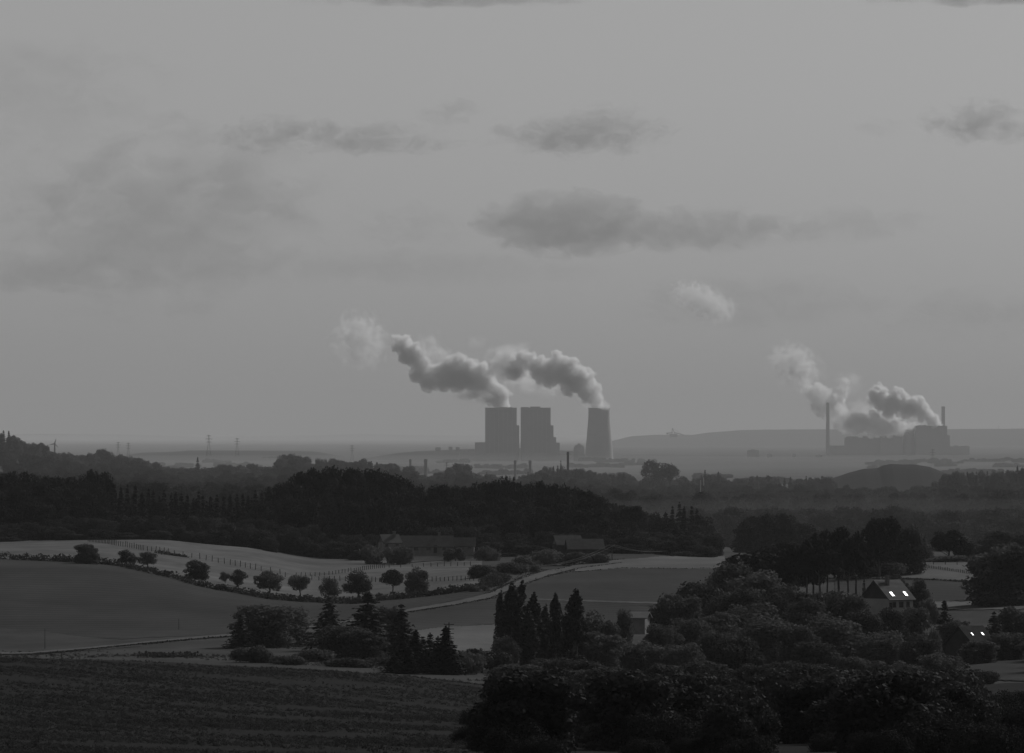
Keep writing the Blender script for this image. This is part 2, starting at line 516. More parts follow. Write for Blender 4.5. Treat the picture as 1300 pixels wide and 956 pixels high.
ridge('hill', [(-260, 590), (-100, 585), (150, 582), (180, 575), (215, 574), (240, 572), (330, 572), (400, 573), (420, 578), (440, 590)],
      35000, 3000, M['far_hill'], 'low hazy wooded hill behind the dark tree line')
ridge('hill', [(440, 586), (480, 579), (510, 575), (530, 573), (600, 570), (660, 569), (735, 573), (770, 588)],
      33800, 800, M['far_hill'], 'low heap with a slanted crest behind the power station')
ridge('hill', [(1030, 618), (1060, 606), (1078, 600), (1098, 595), (1114, 594.3), (1121, 591), (1130, 589), (1164, 590), (1180, 592.5), (1202, 601), (1230, 616)],
      12000, 320, M['heap'], 'dark terraced spoil heap before the second power station')

# ---------------------------------------------------------------- haze: the air over the whole plain
hz = MB().box(-39500, 39500, -1600, 190500, PLAIN_Z - 8, HAZE_TOP).build('haze', volume_mat('haze_air', HAZE_DENSITY, HAZE_GREY, 0.0))
hz['kind'] = 'stuff'
hz['label'] = 'even pale haze over the whole plain'

# ---------------------------------------------------------------- trees: crown and trunk shapes
def quads(P, N, size, rng, aspect=1.0, up=None):
    """leaf-cluster quads at points P facing roughly N"""
    n = len(P)
    N = N / np.maximum(np.linalg.norm(N, axis=1, keepdims=True), 1e-6)
    T = rng.normal(size=(n, 3)) if up is None else np.tile(np.array(up, float), (n, 1)) + rng.normal(size=(n, 3)) * 0.25
    T = T - N * (T * N).sum(1, keepdims=True)
    T /= np.maximum(np.linalg.norm(T, axis=1, keepdims=True), 1e-6)
    B = np.cross(N, T)
    s = size * rng.uniform(0.6, 1.35, (n, 1)) * 0.5
    sa = s * aspect
    k = rng.uniform(0.5, 1.0, (n, 1))
    V = np.stack([P - T * sa - B * s * k, P - T * sa * 0.3 + B * s, P + T * sa + B * s * 0.2 * k, P + T * sa * 0.3 - B * s], 1).reshape(-1, 3)
    Q = np.arange(4 * n).reshape(n, 4)
    return V, Q

def ball(rng, n):
    v = rng.normal(size=(n, 3))
    return v / np.linalg.norm(v, axis=1, keepdims=True)

def lobes_cloud(rng, lobes, n, size, shell=0.75, jitter=0.12, aspect=1.0):
    C = np.array([l[0] for l in lobes]); Rr = np.array([l[1] for l in lobes])
    w = (Rr.prod(1)) ** (2 / 3); w /= w.sum()
    k = rng.choice(len(lobes), n, p=w)
    dirs = ball(rng, n)
    rad = shell + (1.0 - shell) * rng.random((n, 1)) + rng.normal(size=(n, 1)) * jitter
    P = C[k] + dirs * Rr[k] * rad
    Nn = dirs + rng.normal(size=(n, 3)) * 0.55
    return quads(P, Nn, size, rng, aspect)

def crown_broad(seed, n=6000, size=0.40, w=4.3, zc=6.2, hz_=3.7, nl=20, lob=(0.28, 0.46), zmin=2.3, low=0):
    rng = np.random.default_rng(seed)
    L = [((0, 0, zc), (w * 0.62, w * 0.62, hz_ * 0.7))]
    for d in ball(rng, nl):
        r = rng.uniform(*lob) * w
        c = d * np.array([w, w, hz_]) * rng.uniform(0.55, 0.86) + np.array([0, 0, zc])
        c[2] = max(c[2], zmin + r * 0.3)
        L.append((c, (r, r, r * rng.uniform(0.7, 0.95))))
    for k in range(low):
        a = 6.283 * k / low + rng.normal() * 0.2
        r = rng.uniform(0.28, 0.42) * w
        L.append(((math.cos(a) * w * 0.58, math.sin(a) * w * 0.58, r * rng.uniform(0.7, 1.3)), (r, r, r)))
    return lobes_cloud(rng, L, n, size)

def crown_conifer(seed, n_lev=30, w=2.5, base=0.5, droop=0.5, size=0.42, H=10.0):
    rng = np.random.default_rng(seed)
    P = []; Nn = []
    for i in range(n_lev):
        t = i / (n_lev - 1)
        z = base + (H - base - 0.25) * t ** 0.93 + rng.normal() * 0.1
        r = w * (1 - t) ** 0.85 * rng.uniform(0.82, 1.12) + 0.12
        nb = int(7 + 9 * (1 - t))
        a0 = rng.uniform(0, 6.28)
        for b in range(nb):
            a = a0 + 6.283 * b / nb + rng.normal() * 0.15
            rr = r * rng.uniform(0.65, 1.12)
            m = max(3, int(rr / 0.2))
            for j in range(m):
                f = (j + rng.random()) / m
                P.append((math.cos(a) * rr * f + rng.normal() * 0.09, math.sin(a) * rr * f + rng.normal() * 0.09, z - droop * rr * f + 0.2 * rr * f * f + rng.normal() * 0.06))
                Nn.append((rng.normal() * 0.5 + 0.5 * math.cos(a), rng.normal() * 0.5 + 0.5 * math.sin(a), 0.7 + rng.normal() * 0.3))
    P.append((0, 0, H)); Nn.append((1, 0, 0)); P.append((0, 0, H - 0.15)); Nn.append((0, 1, 0))
    return quads(np.array(P), np.array(Nn), size, rng, 1.0)

def crown_poplar(seed, n=4200, H=10.0, w=0.95):
    rng = np.random.default_rng(seed)
    L = []
    for i in range(34):
        t = rng.random() ** 0.9
        z = 1.1 + 8.0 * t
        prof = math.sin(math.pi * min(1.0, 0.16 + 0.84 * t)) ** 0.55 if t > 0.4 else 0.75 + 0.25 * t / 0.4
        a = rng.uniform(0, 6.28); rr = w * prof * rng.uniform(0.25, 0.8)
        s = w * rng.uniform(0.28, 0.5) * (0.55 + 0.45 * prof)
        L.append(((math.cos(a) * rr, math.sin(a) * rr, z), (s, s, s * rng.uniform(1.6, 2.6))))
    L.append(((rng.normal() * 0.1, 0, 9.3), (0.22, 0.22, 0.7)))
    return lobes_cloud(rng, L, n, 0.21, aspect=1.3)

def crown_umbrella(seed, n=5500, w=4.2):
    rng = np.random.default_rng(seed)
    L = []
    for i in range(26):
        a = rng.uniform(0, 6.28); rr = w * math.sqrt(rng.random())
        z = 8.5 - 1.6 * (rr / w) ** 2 + rng.normal() * 0.35 - 2.2 * rng.random()
        s = rng.uniform(0.8, 1.45)
        L.append(((math.cos(a) * rr, math.sin(a) * rr, z), (s * 1.15, s * 1.15, s * 0.62)))
    return lobes_cloud(rng, L, n, 0.36)

def crown_bush(seed, n=3600, size=0.27):
    rng = np.random.default_rng(seed)
    L = []
    for i in range(15):
        a = rng.uniform(0, 6.28); rr = 2.2 * math.sqrt(rng.random())
        s = rng.uniform(0.7, 1.3)
        L.append(((math.cos(a) * rr, math.sin(a) * rr, rng.uniform(0.5, 2.6 - 0.5 * rr)), (s, s, s * 0.9)))
    return lobes_cloud(rng, L, n, size)

def trunk_mesh(name, seed, H=10.0, kind='broad'):
    rng = random.Random(seed)
    mb = MB()
    r0 = 0.3 if kind in ('broad', 'umbrella') else 0.2
    top = {'broad': 7.5, 'conifer': 9.6, 'poplar': 9.2, 'umbrella': 7.9, 'bush': 1.6}[kind]
    if kind == 'bush': r0 = 0.1
    pts = []
    x = y = 0.0
    for i in range(7):
        t = i / 6
        pts.append((x, y, -0.4 + (top + 0.4) * t))
        if kind in ('broad', 'umbrella'):
            x += rng.gauss(0, 0.14); y += rng.gauss(0, 0.14)
    mb.tube(pts, [r0 * (1 - 0.8 * i / 6) * (1.35 if i == 0 else 1) for i in range(7)], 7)
    if kind in ('broad', 'umbrella', 'bush'):
        nl = {'broad': 9, 'umbrella': 10, 'bush': 4}[kind]
        for j in range(nl):
            t = {'broad': 0.28 + 0.55 * j / nl, 'umbrella': 0.5 + 0.45 * j / nl, 'bush': 0.15 + 0.5 * j / nl}[kind]
            k = min(5, int(t * 6)); f = t * 6 - k
            p0 = Vector(pts[k]).lerp(Vector(pts[k + 1]), f)
            a = rng.uniform(0, 6.28)
            ln = {'broad': 2.9, 'umbrella': 2.6, 'bush': 1.3}[kind] * rng.uniform(0.7, 1.15)
            p1 = p0 + Vector((math.cos(a) * ln * 0.5, math.sin(a) * ln * 0.5, ln * 0.36))
            p2 = p0 + Vector((math.cos(a) * ln, math.sin(a) * ln, ln * 0.85))
            rr = r0 * (0.45 if kind != 'bush' else 0.7) * (1 - 0.5 * t)
            mb.tube([p0, p1, p2], [rr, rr * 0.7, rr * 0.2], 5)
    return mb.mesh(name, M['bark'], smooth=True)

KINDS = {}
def add_kind(kind, crowns, trunk, matname, halfw):
    KINDS[kind] = []
    for s_, (V, Q) in enumerate(crowns):
        c = np_mesh(kind + '_crown', V, Q, M[matname])
        t = trunk_mesh(kind + '_trunk', 100 + s_ * 7, kind=trunk)
        lo, hi = V.min(0), V.max(0)
        KINDS[kind].append((c, t, float(V[:, 2].max()), float(np.percentile(np.abs(V[:, 0]), 97))))
broad_set = [crown_broad(s) for s in (1, 2, 3, 4, 5, 6)]
add_kind('broad', broad_set, 'broad', 'leaf', 4)
add_kind('broad_dark', [crown_broad(s, n=4500, size=0.45) for s in (11, 12, 13, 14, 15)], 'broad', 'leaf_dark', 4)
def crown_full(seed, n=8500):
    return crown_broad(seed, n=n, size=0.40, w=4.4, zc=5.0, hz_=4.7, nl=34, lob=(0.2, 0.40), zmin=0.4, low=9)
add_kind('full', [crown_full(s) for s in (91, 92, 93, 94, 95, 96, 97)], 'broad', 'leaf', 4)
add_kind('full_dark', [crown_full(s, 6000) for s in (101, 102, 103, 104, 105)], 'broad', 'leaf_dark', 4)
add_kind('fruit', [crown_broad(s, n=4500, size=0.36, w=4.0, zc=5.6, hz_=4.2, nl=13, lob=(0.26, 0.52), zmin=1.4) for s in (21, 22, 23, 24, 25, 26)], 'broad', 'leaf', 4)
add_kind('airy', [crown_broad(s, n=1500, size=0.4, w=4.4, zc=7.2, hz_=2.6, nl=14, lob=(0.2, 0.34)) for s in (31, 32)], 'broad', 'leaf', 4)
add_kind('conifer', [crown_conifer(s) for s in (41, 42, 43)], 'conifer', 'needle', 2.3)
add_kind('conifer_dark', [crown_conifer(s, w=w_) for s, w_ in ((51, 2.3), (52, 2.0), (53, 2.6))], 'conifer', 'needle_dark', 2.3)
add_kind('poplar', [crown_poplar(s) for s in (61, 62, 63, 64)], 'poplar', 'needle', 1)
add_kind('umbrella', [crown_umbrella(s) for s in (71, 72, 73)], 'umbrella', 'leaf_dark', 4)
add_kind('bush', [crown_bush(s) for s in (81, 82, 83, 84)], 'bush', 'leaf', 3)

RNG = random.Random(5)
COUNT = {}
def plant(kind, name, base, height, width, label, cat='tree', group=None):
    """one tree or bush: an Empty at its foot with trunk and crown"""
    vs = KINDS[kind]
    k = COUNT.get(kind, RNG.randrange(9)); COUNT[kind] = k + 1
    c, t, zt, hw = vs[k % len(vs)]
    sz = height / zt
    sx = width / (2 * hw)
    e = empty(name, base, RNG.uniform(0, 6.283), (sx, sx, sz))
    link('trunk', t, e); link('crown', c, e)
    tag(e, label, cat, group)
    return e
def tree_px(kind, name, px, top, d, wpx, label, cat='tree', group=None, sink=0.0):
    b = at(px, d); b.z -= sink
    h = max(1.0, zrow(top, d) - b.z)
    return plant(kind, name, b, h, wpx / F * d, label, cat, group)

# ---- the row of small trees along the hedge of the pale pasture
fruit = [
 (110, 689, 716, 30, 'dark round tree at the upper end of the fruit tree row'),
 (161, 697, 720, 21, 'small round tree on the pasture, second from the upper end of the row'),
 (187, 699, 722, 21, 'small round tree just right of another of equal size'),
 (249, 710, 736, 27, 'broad round small tree standing alone above the hedge'),
 (286, 725, 741, 11, 'tiny sapling beside a small loose tree on the pasture'),
 (301, 722, 745, 20, 'small loose tree beside the tiny sapling'),
 (342, 724, 757, 28, 'small tree with a bare stem where the hedge bends down'),
 (381, 729, 757, 23, 'small rounded tree between the stemmed tree and the smallest round one'),
 (418, 733, 762, 21, 'small round tree left of the tallest pasture tree'),
 (455, 723, 762, 36, 'tallest and widest tree of the pasture row'),
 (499, 722, 754, 26, 'upright loose tree right of the tallest pasture tree'),
 (529, 719, 754, 28, 'dark dense tree at the lower end of the pasture row'),
]
for fi, (px, top, base, w_, lab) in enumerate(fruit):
    p = hit(px, base, 1900, 2420)
    h = zrow(top, p.y) - p.z
    kd = 'full' if fi in (0, 3, 11) else 'broad' if fi in (6, 10) else 'fruit'
    e = plant(kd, 'fruit_tree', p, h, w_ / F * p.y * (1.0 if kd == 'full' else 1.12), lab, 'tree', 'small trees along the pasture hedge')
    e.rotation_euler = (RNG.gauss(0, 0.05), RNG.gauss(0, 0.07), e.rotation_euler[2])

# ---- clump in the middle of the valley
near = [
 # kind, name, px, top, d, width, label, category
 ('full', 'broadleaf_tree', 333, 766, 1640, 68, 'wide dense tree forming the left half of the big clump on the meadow', 'tree'),
 ('full', 'broadleaf_tree', 364, 767, 1650, 60, 'wide dense tree forming the right half of the big clump on the meadow', 'tree'),
 ('conifer', 'conifer_tree', 305, 780, 1630, 24, 'slim conifer at the left edge of the big meadow clump', 'tree'),
 ('conifer', 'conifer_tree', 418, 757, 1610, 46, 'pointed conifer right of the big meadow clump', 'tree'),
 ('conifer', 'conifer_tree', 467, 750, 1600, 56, 'tallest broad conifer in front of the pasture row', 'tree'),
 ('full', 'broadleaf_tree', 489, 768, 1620, 46, 'rounded tree between the two pointed conifers', 'tree'),
 ('conifer', 'conifer_tree', 510, 766, 1580, 32, 'narrow conifer right of the rounded tree', 'tree'),
 ('bush', 'bush', 318, 818, 1500, 54, 'low round bush below the big meadow clump', 'bush'),
 ('bush', 'bush', 366, 832, 1490, 40, 'low bush on the strip above the near slope', 'bush'),
 ('bush', 'bush', 394, 822, 1520, 44, 'bush below the gap between clump and conifer', 'bush'),
 ('full', 'broadleaf_tree', 436, 793, 1560, 62, 'dark round tree below the pointed conifer', 'tree'),
 ('full', 'broadleaf_tree', 462, 797, 1550, 50, 'dark round tree below the tallest conifer', 'tree'),
 ('bush', 'bush', 447, 834, 1480, 62, 'wide bush with pale twigs above the near slope', 'bush'),
 ('bush', 'bush', 486, 832, 1500, 40, 'small bush left of the black conifers', 'bush'),
 ('conifer_dark', 'conifer_tree', 528, 799, 1450, 30, 'black conifer at the left of the black conifer group', 'tree'),
 ('conifer_dark', 'conifer_tree', 512, 806, 1460, 24, 'short black conifer on the left flank of the black group', 'tree'),
 ('conifer_dark', 'conifer_tree', 546, 803, 1460, 26, 'black conifer in the middle of the black conifer group', 'tree'),
 ('conifer_dark', 'conifer_tree', 566, 794, 1440, 32, 'tallest black conifer, beside the wire pole', 'tree'),
 ('conifer_dark', 'conifer_tree', 500, 832, 1440, 26, 'lowest black conifer at the foot of the black group', 'tree'),
 ('bush', 'bush', 586, 826, 1450, 44, 'bush right of the tallest black conifer', 'bush'),
 ('bush', 'bush', 612, 820, 1470, 50, 'bush at the left foot of the poplars', 'bush'),
 ('poplar', 'poplar_tree', 636, 748, 1500, 14, 'slim poplar at the left end of the poplar row', 'tree'),
 ('poplar', 'poplar_tree', 651, 738, 1490, 20, 'tall dark poplar, left of the two tallest', 'tree'),
 ('poplar', 'poplar_tree', 662, 735, 1500, 20, 'tall dark poplar, right of the two tallest', 'tree'),
 ('poplar', 'poplar_tree', 678, 751, 1495, 18, 'medium poplar right of the two tallest', 'tree'),
 ('poplar', 'poplar_tree', 693, 766, 1500, 15, 'shorter poplar in the gap of the row', 'tree'),
 ('poplar', 'poplar_tree', 705, 752, 1490, 14, 'thin pointed poplar in the middle right of the row', 'tree'),
 ('poplar', 'poplar_tree', 718, 777, 1500, 15, 'shortest poplar before the last tall one', 'tree'),
 ('poplar', 'poplar_tree', 731, 746, 1485, 21, 'tall thick poplar at the right end of the row', 'tree'),
 ('poplar', 'poplar_tree', 670, 772, 1480, 18, 'low poplar in front of the tallest pair', 'tree'),
 ('full', 'broadleaf_tree', 640, 806, 1475, 34, 'broad low tree at the foot of the slim poplar', 'tree'),
 ('full', 'broadleaf_tree', 760, 774, 1590, 52, 'round tree next to the last tall poplar', 'tree'),
 ('full', 'broadleaf_tree', 752, 800, 1500, 60, 'dark tree below the round tree beside the poplars', 'tree'),
 ('full', 'broadleaf_tree', 792, 770, 1620, 24, 'thin light tree left of the small white building', 'tree'),
 ('full', 'broadleaf_tree', 784, 806, 1520, 56, 'broad tree below the small white building', 'tree'),
 ('bush', 'bush', 700, 834, 1440, 60, 'bush in the dark foot of the poplar row', 'bush'),
 ('bush', 'bush', 742, 836, 1430, 56, 'bush right of the poplar foot', 'bush'),
 ('full', 'broadleaf_tree', 842, 790, 1580, 46, 'tree right of the small white building', 'tree'),
 ('full', 'broadleaf_tree', 826, 812, 1520, 54, 'round tree under the small white building', 'tree'),
 # the great dark wood at the right of the valley
 ('full', 'broadleaf_tree', 860, 752, 1760, 56, 'tree at the left point of the great right-hand grove', 'tree'),
 ('full', 'broadleaf_tree', 890, 736, 1850, 64, 'second tree from the left point of the great grove', 'tree'),
 ('full', 'broadleaf_tree', 922, 712, 1930, 70, 'tall crown on the sloping left edge of the great grove', 'tree'),
 ('broad_dark', 'broadleaf_tree', 955, 698, 1990, 76, 'tall dark crown before the top of the great grove', 'tree'),
 ('broad_dark', 'broadleaf_tree', 992, 688, 2020, 70, 'dark crown left of the bare-stemmed pines', 'tree'),
 ('full', 'broadleaf_tree', 876, 783, 1640, 56, 'rounded lower tree at the left foot of the great grove', 'tree'),
 ('full', 'broadleaf_tree', 912, 776, 1680, 64, 'rounded mid tree of the great grove, right of the lower one', 'tree'),
 ('full', 'broadleaf_tree', 948, 764, 1720, 84, 'light topped tree in the middle of the great grove', 'tree'),
 ('full', 'broadleaf_tree', 985, 778, 1620, 96, 'pale crowned tree with a sunlit top in the grove centre', 'tree'),
 ('full', 'broadleaf_tree', 1012, 792, 1580, 46, 'upright tree right of the pale crowned tree', 'tree'),
 ('full', 'broadleaf_tree', 905, 798, 1540, 60, 'round bushy tree below the left foot of the grove', 'tree'),
 ('full', 'broadleaf_tree', 940, 806, 1520, 56, 'round bushy tree below the grove middle', 'tree'),
 ('full', 'broadleaf_tree', 866, 816, 1500, 50, 'bushy tree at the near left corner of the grove', 'tree'),
 ('conifer_dark', 'conifer_tree', 937, 822, 1450, 13, 'thin dark spruce, left of a near pair', 'tree'),
 ('conifer_dark', 'conifer_tree', 946, 823, 1452, 13, 'thin dark spruce, right of a near pair', 'tree'),
 ('bush', 'bush', 900, 838, 1430, 70, 'wide pale topped bush at the near edge below the grove', 'bush'),
 ('bush', 'bush', 850, 842, 1430, 50, 'low bush at the near edge below the white building', 'bush'),
 ('bush', 'bush', 958, 842, 1420, 48, 'low bush below the pair of thin spruces', 'bush'),
 ('bush', 'bush', 1000, 838, 1430, 46, 'mixed bush right of the thin spruces', 'bush'),
 ('full', 'broadleaf_tree', 1036, 812, 1520, 60, 'dense tree below the bare-stemmed pines', 'tree'),
 ('bush', 'bush', 1044, 842, 1420, 50, 'low bush below the dense tree', 'bush'),
 ('umbrella', 'pine_tree', 1010, 690, 1990, 54, 'flat topped pine at the left of the bare-stemmed group', 'tree'),
 ('umbrella', 'pine_tree', 1034, 676, 2000, 52, 'flat topped pine with bare leaning stem, second in the group', 'tree'),
 ('umbrella', 'pine_tree', 1050, 671, 2010, 48, 'pine in the middle of the bare-stemmed group', 'tree'),
 ('umbrella', 'pine_tree', 1066, 666, 1995, 56, 'highest pine of the bare-stemmed group', 'tree'),
 ('umbrella', 'pine_tree', 1088, 673, 2015, 46, 'pine at the right end of the bare-stemmed group', 'tree'),
 ('full', 'broadleaf_tree', 1050, 748, 1800, 60, 'dense low tree in front of the pine stems', 'tree'),
 ('full', 'broadleaf_tree', 1020, 758, 1780, 56, 'dense low tree left of the one before the pine stems', 'tree'),
 ('full', 'broadleaf_tree', 1082, 752, 1800, 46, 'dense low tree left of the house with skylights', 'tree'),
 ('full', 'broadleaf_tree', 1064, 776, 1640, 88, 'broad tree below the pines and left of the house garden', 'tree'),
 ('full', 'broadleaf_tree', 1098, 774, 1700, 50, 'tree hiding the foot of the dark gable', 'tree'),
 ('conifer', 'conifer_tree', 1097, 733, 1960, 10, 'thin spire left of the house ridge', 'tree'),
 ('broad_dark', 'broadleaf_tree', 1116, 654, 2230, 50, 'tall domed tree left of the pale stubble field', 'tree'),
 ('full', 'broadleaf_tree', 1150, 664, 2250, 46, 'tall loose tree behind the pale stubble field', 'tree'),
 ('full', 'broadleaf_tree', 1134, 676, 2270, 36, 'tree filling the gap between domed and loose tree', 'tree'),
 ('broad_dark', 'broadleaf_tree', 1204, 672, 2420, 40, 'steep dark tree beyond the pale field', 'tree'),
 ('full', 'broadleaf_tree', 1224, 686, 2430, 28, 'lower shoulder tree beside the steep dark tree', 'tree'),
 ('full', 'broadleaf_tree', 1266, 672, 2400, 44, 'dark tree behind the big round one at the field end', 'tree'),
 ('full', 'broadleaf_tree', 1176, 690, 2500, 20, 'small pale tree between two tall trees beyond the field', 'tree'),
 ('full', 'broadleaf_tree', 1272, 690, 2000, 80, 'big dark round tree at the right end of the pale field', 'tree'),
 ('full', 'broadleaf_tree', 1296, 690, 1990, 60, 'big dark tree cut by the right picture edge', 'tree'),
 ('full', 'broadleaf_tree', 1138, 727, 1990, 28, 'small tree behind the house ridge', 'tree'),
 ('full', 'broadleaf_tree', 1164, 734, 1950, 30, 'round tree at the right gable of the house', 'tree'),
 ('full', 'broadleaf_tree', 1156, 769, 1800, 46, 'round garden tree below the pale eaves wall', 'tree'),
 ('full', 'broadleaf_tree', 1130, 770, 1790, 40, 'garden tree below the left skylight', 'tree'),
 ('full', 'broadleaf_tree', 1120, 800, 1600, 60, 'broad tree down the slope below the house', 'tree'),
 ('full', 'broadleaf_tree', 1168, 802, 1590, 50, 'tree down the slope right of the broad one', 'tree'),
 ('conifer', 'conifer_tree', 1199, 761, 1720, 34, 'dense egg-shaped conifer in front of the light grass strip', 'tree'),
 ('full', 'broadleaf_tree', 1212, 786, 1700, 40, 'tree between the egg-shaped conifer and the glinting skylights', 'tree'),
 ('bush', 'bush', 1187, 796, 1690, 30, 'bush left of the egg-shaped conifer', 'bush'),
 ('conifer', 'conifer_tree', 1262, 776, 1690, 36, 'dark conifer right of the glinting skylights', 'tree'),
 ('full', 'broadleaf_tree', 1288, 768, 1720, 44, 'round tree at the right edge above the small mown field', 'tree'),
 ('full', 'broadleaf_tree', 1240, 812, 1600, 46, 'tree below the glinting skylights', 'tree'),
 ('full', 'broadleaf_tree', 1278, 802, 1620, 50, 'tree above the small mown field', 'tree'),
 ('bush', 'bush', 1196, 828, 1450, 60, 'big rounded bush left of the small mown field', 'bush'),
 ('bush', 'bush', 1252, 849, 1330, 34, 'dark bush on the small mown field', 'bush'),
 ('bush', 'bush', 1110, 836, 1440, 60, 'bush mass at the near edge below the house', 'bush'),
 ('bush', 'bush', 1150, 838, 1430, 50, 'bush at the near edge left of the big rounded bush', 'bush'),
 ('bush', 'bush', 1084, 832, 1440, 40, 'small bush at the near edge left of the bush mass', 'bush'),
 ('full', 'broadleaf_tree', 612, 716, 2200, 32, 'round tree at the lower end of the pasture fences', 'tree'),
 ('bush', 'bush', 626, 726, 2150, 34, 'bush behind the pale track bend', 'bush'),
 ('bush', 'bush', 644, 712, 2250, 40, 'bush above the track bend under the wires', 'bush'),
 ('bush', 'bush', 668, 704, 2320, 44, 'bush between track and farm roofs', 'bush'),
 ('bush', 'bush', 606, 741, 2090, 26, 'low bush at the end of the hedge', 'bush'),
 ('poplar', 'poplar_tree', 644, 764, 1515, 12, 'thin poplar between the slim poplar and the tallest pair', 'tree'),
 ('poplar', 'poplar_tree', 656, 760, 1515, 16, 'poplar behind the tallest pair', 'tree'),
 ('poplar', 'poplar_tree', 686, 778, 1515, 14, 'low ragged poplar right of the medium poplar', 'tree'),
 ('poplar', 'poplar_tree', 698, 782, 1515, 13, 'low ragged poplar left of the thin pointed poplar', 'tree'),
 ('poplar', 'poplar_tree', 711, 770, 1515, 12, 'poplar just behind the thin pointed poplar', 'tree'),
 ('poplar', 'poplar_tree', 724, 778, 1515, 14, 'low poplar leaning on the last tall poplar', 'tree'),
 ('poplar', 'poplar_tree', 740, 782, 1515, 13, 'small poplar right of the last tall poplar', 'tree'),
 # scrub wood going on down the near slope at the right
 ('full', 'broadleaf_tree', 655, 842, 1330, 70, 'dark tree at the near foot of the slim poplar end', 'tree'),
 ('full', 'broadleaf_tree', 706, 850, 1290, 80, 'dark tree at the near foot of the poplar row middle', 'tree'),
 ('full', 'broadleaf_tree', 772, 846, 1300, 84, 'dark broad tree right of the poplar foot on the near slope', 'tree'),
 ('full', 'broadleaf_tree', 834, 856, 1270, 80, 'dark broad tree near the slope edge under the white building', 'tree'),
 ('full', 'broadleaf_tree', 905, 860, 1250, 90, 'dark broad tree below the pale topped bush', 'tree'),
 ('full', 'broadleaf_tree', 980, 856, 1260, 84, 'dark broad tree below the thin spruces', 'tree'),
 ('full', 'broadleaf_tree', 1046, 858, 1250, 84, 'dark broad tree below the dense tree on the near slope', 'tree'),
 ('full', 'broadleaf_tree', 1112, 854, 1260, 84, 'dark broad tree below the near bush mass', 'tree'),
 ('full', 'broadleaf_tree', 1170, 852, 1270, 76, 'dark broad tree below the big rounded bush', 'tree'),
 ('umbrella', 'pine_tree', 1024, 684, 1975, 52, 'lower pine crown between the two left bare-stemmed pines', 'tree'),
 ('umbrella', 'pine_tree', 1042, 682, 1970, 56, 'front pine of the bare-stemmed group', 'tree'),
 ('umbrella', 'pine_tree', 1076, 680, 1980, 52, 'front right pine of the bare-stemmed group', 'tree'),
 ('full', 'broadleaf_tree', 970, 722, 1900, 80, 'broad crown in front of the dark crowns of the great grove', 'tree'),
 ('full', 'broadleaf_tree', 934, 744, 1820, 70, 'broad crown on the left slope of the great grove', 'tree'),
 ('full', 'broadleaf_tree', 1000, 740, 1850, 66, 'broad crown under the left pines of the great grove', 'tree'),
 ('full_dark', 'broadleaf_tree', 1090, 690, 2240, 44, 'dark tree behind the right end of the pines', 'tree'),
 ('bush', 'bush', 1120, 712, 2240, 50, 'bush row at the foot of the domed tree', 'bush'),
 ('full', 'broadleaf_tree', 1242, 690, 2450, 34, 'grey tree between the shoulder tree and the field end', 'tree'),
 ('full', 'broadleaf_tree', 1290, 674, 2500, 46, 'grey tree behind the big tree cut by the picture edge', 'tree'),
 ('bush', 'bush', 1212, 704, 2400, 60, 'bush row at the foot of the steep dark tree', 'bush'),
 ('bush', 'bush', 1270, 742, 1985, 76, 'bushes skirting the big dark round tree', 'bush'),
 ('bush', 'bush', 1180, 756, 1900, 26, 'bush at the right foot of the house', 'bush'),
 ('bush', 'bush', 508, 692, 2500, 26, 'bush at the left corner of the long farmhouse', 'bush'),
 ('bush', 'bush', 578, 693, 2505, 20, 'bush between the farmhouse and its annex', 'bush'),
 ('bush', 'bush', 618, 692, 2500, 30, 'bush right of the farmhouse annex', 'bush'),
 ('bush', 'bush', 480, 690, 2510, 40, 'bush left of the small farm house', 'bush'),
 ('bush', 'bush', 700, 696, 2440, 40, 'bush in front of the narrow barn', 'bush'),
 ('bush', 'bush', 740, 699, 2440, 44, 'bush in front of the grey farm roofs', 'bush'),
]
near += [
 ('conifer_dark', 'conifer_tree', 537, 808, 1455, 26, 'black conifer filling the left gap of the black group', 'tree'),
 ('conifer_dark', 'conifer_tree', 556, 807, 1450, 26, 'black conifer filling the right gap of the black group', 'tree'),
 ('conifer_dark', 'conifer_tree', 519, 822, 1435, 24, 'low black conifer in front of the black group', 'tree'),
 ('conifer_dark', 'conifer_tree', 574, 815, 1445, 22, 'short black conifer at the right end of the black group', 'tree'),
]
for kind, nm, px, top, d, w_, lab, cat in near:
    if kind == 'bush' and 1395 < d < 1465 and px > 690 and px < 1225:
        kind, d = 'full', d - 90
    if kind.startswith('conifer') and px < 600: w_ *= 1.25
    if kind == 'poplar': w_ *= 1.25
    tree_px(kind, nm, px, top, d, w_, lab, cat, sink=0.1)

# ---- hedges: leaf sprays along a line on the ground
def hedge(line, hpx, label, seed=1, dlo=1800, dhi=2420, n=4500):
    rng = np.random.default_rng(seed)
    pts = [hit(a, b, dlo, dhi) for a, b in line]
    xs = np.array([p.x for p in pts]); ys = np.array([p.y for p in pts])
    t = rng.random(n) * (len(pts) - 1)
    x = np.interp(t, range(len(pts)), xs) + rng.normal(size=n) * 0.7
    y = np.interp(t, range(len(pts)), ys) + rng.normal(size=n) * 0.9
    hh = hpx / F * y * (0.75 + 0.4 * np.sin(t * 9.0) * np.sin(t * 23 + 1))
    z = ground_z(x, y) + rng.random(n) ** 0.8 * hh
    P = np.stack([x, y, z], 1)
    V, Q = quads(P, rng.normal(size=(n, 3)) + np.array([0, -0.3, 0.4]), 0.55, rng)
    o = link('hedge', np_mesh('hedge', V, Q, M['hedge']))
    return tag(o, label, 'hedge')
hedge([(-60, 709), (20, 711), (70, 713), (105, 715), (150, 719), (200, 730), (250, 744), (300, 753), (340, 761)], 9, 'long dark hedge dividing the smooth meadow from the pasture', 3)
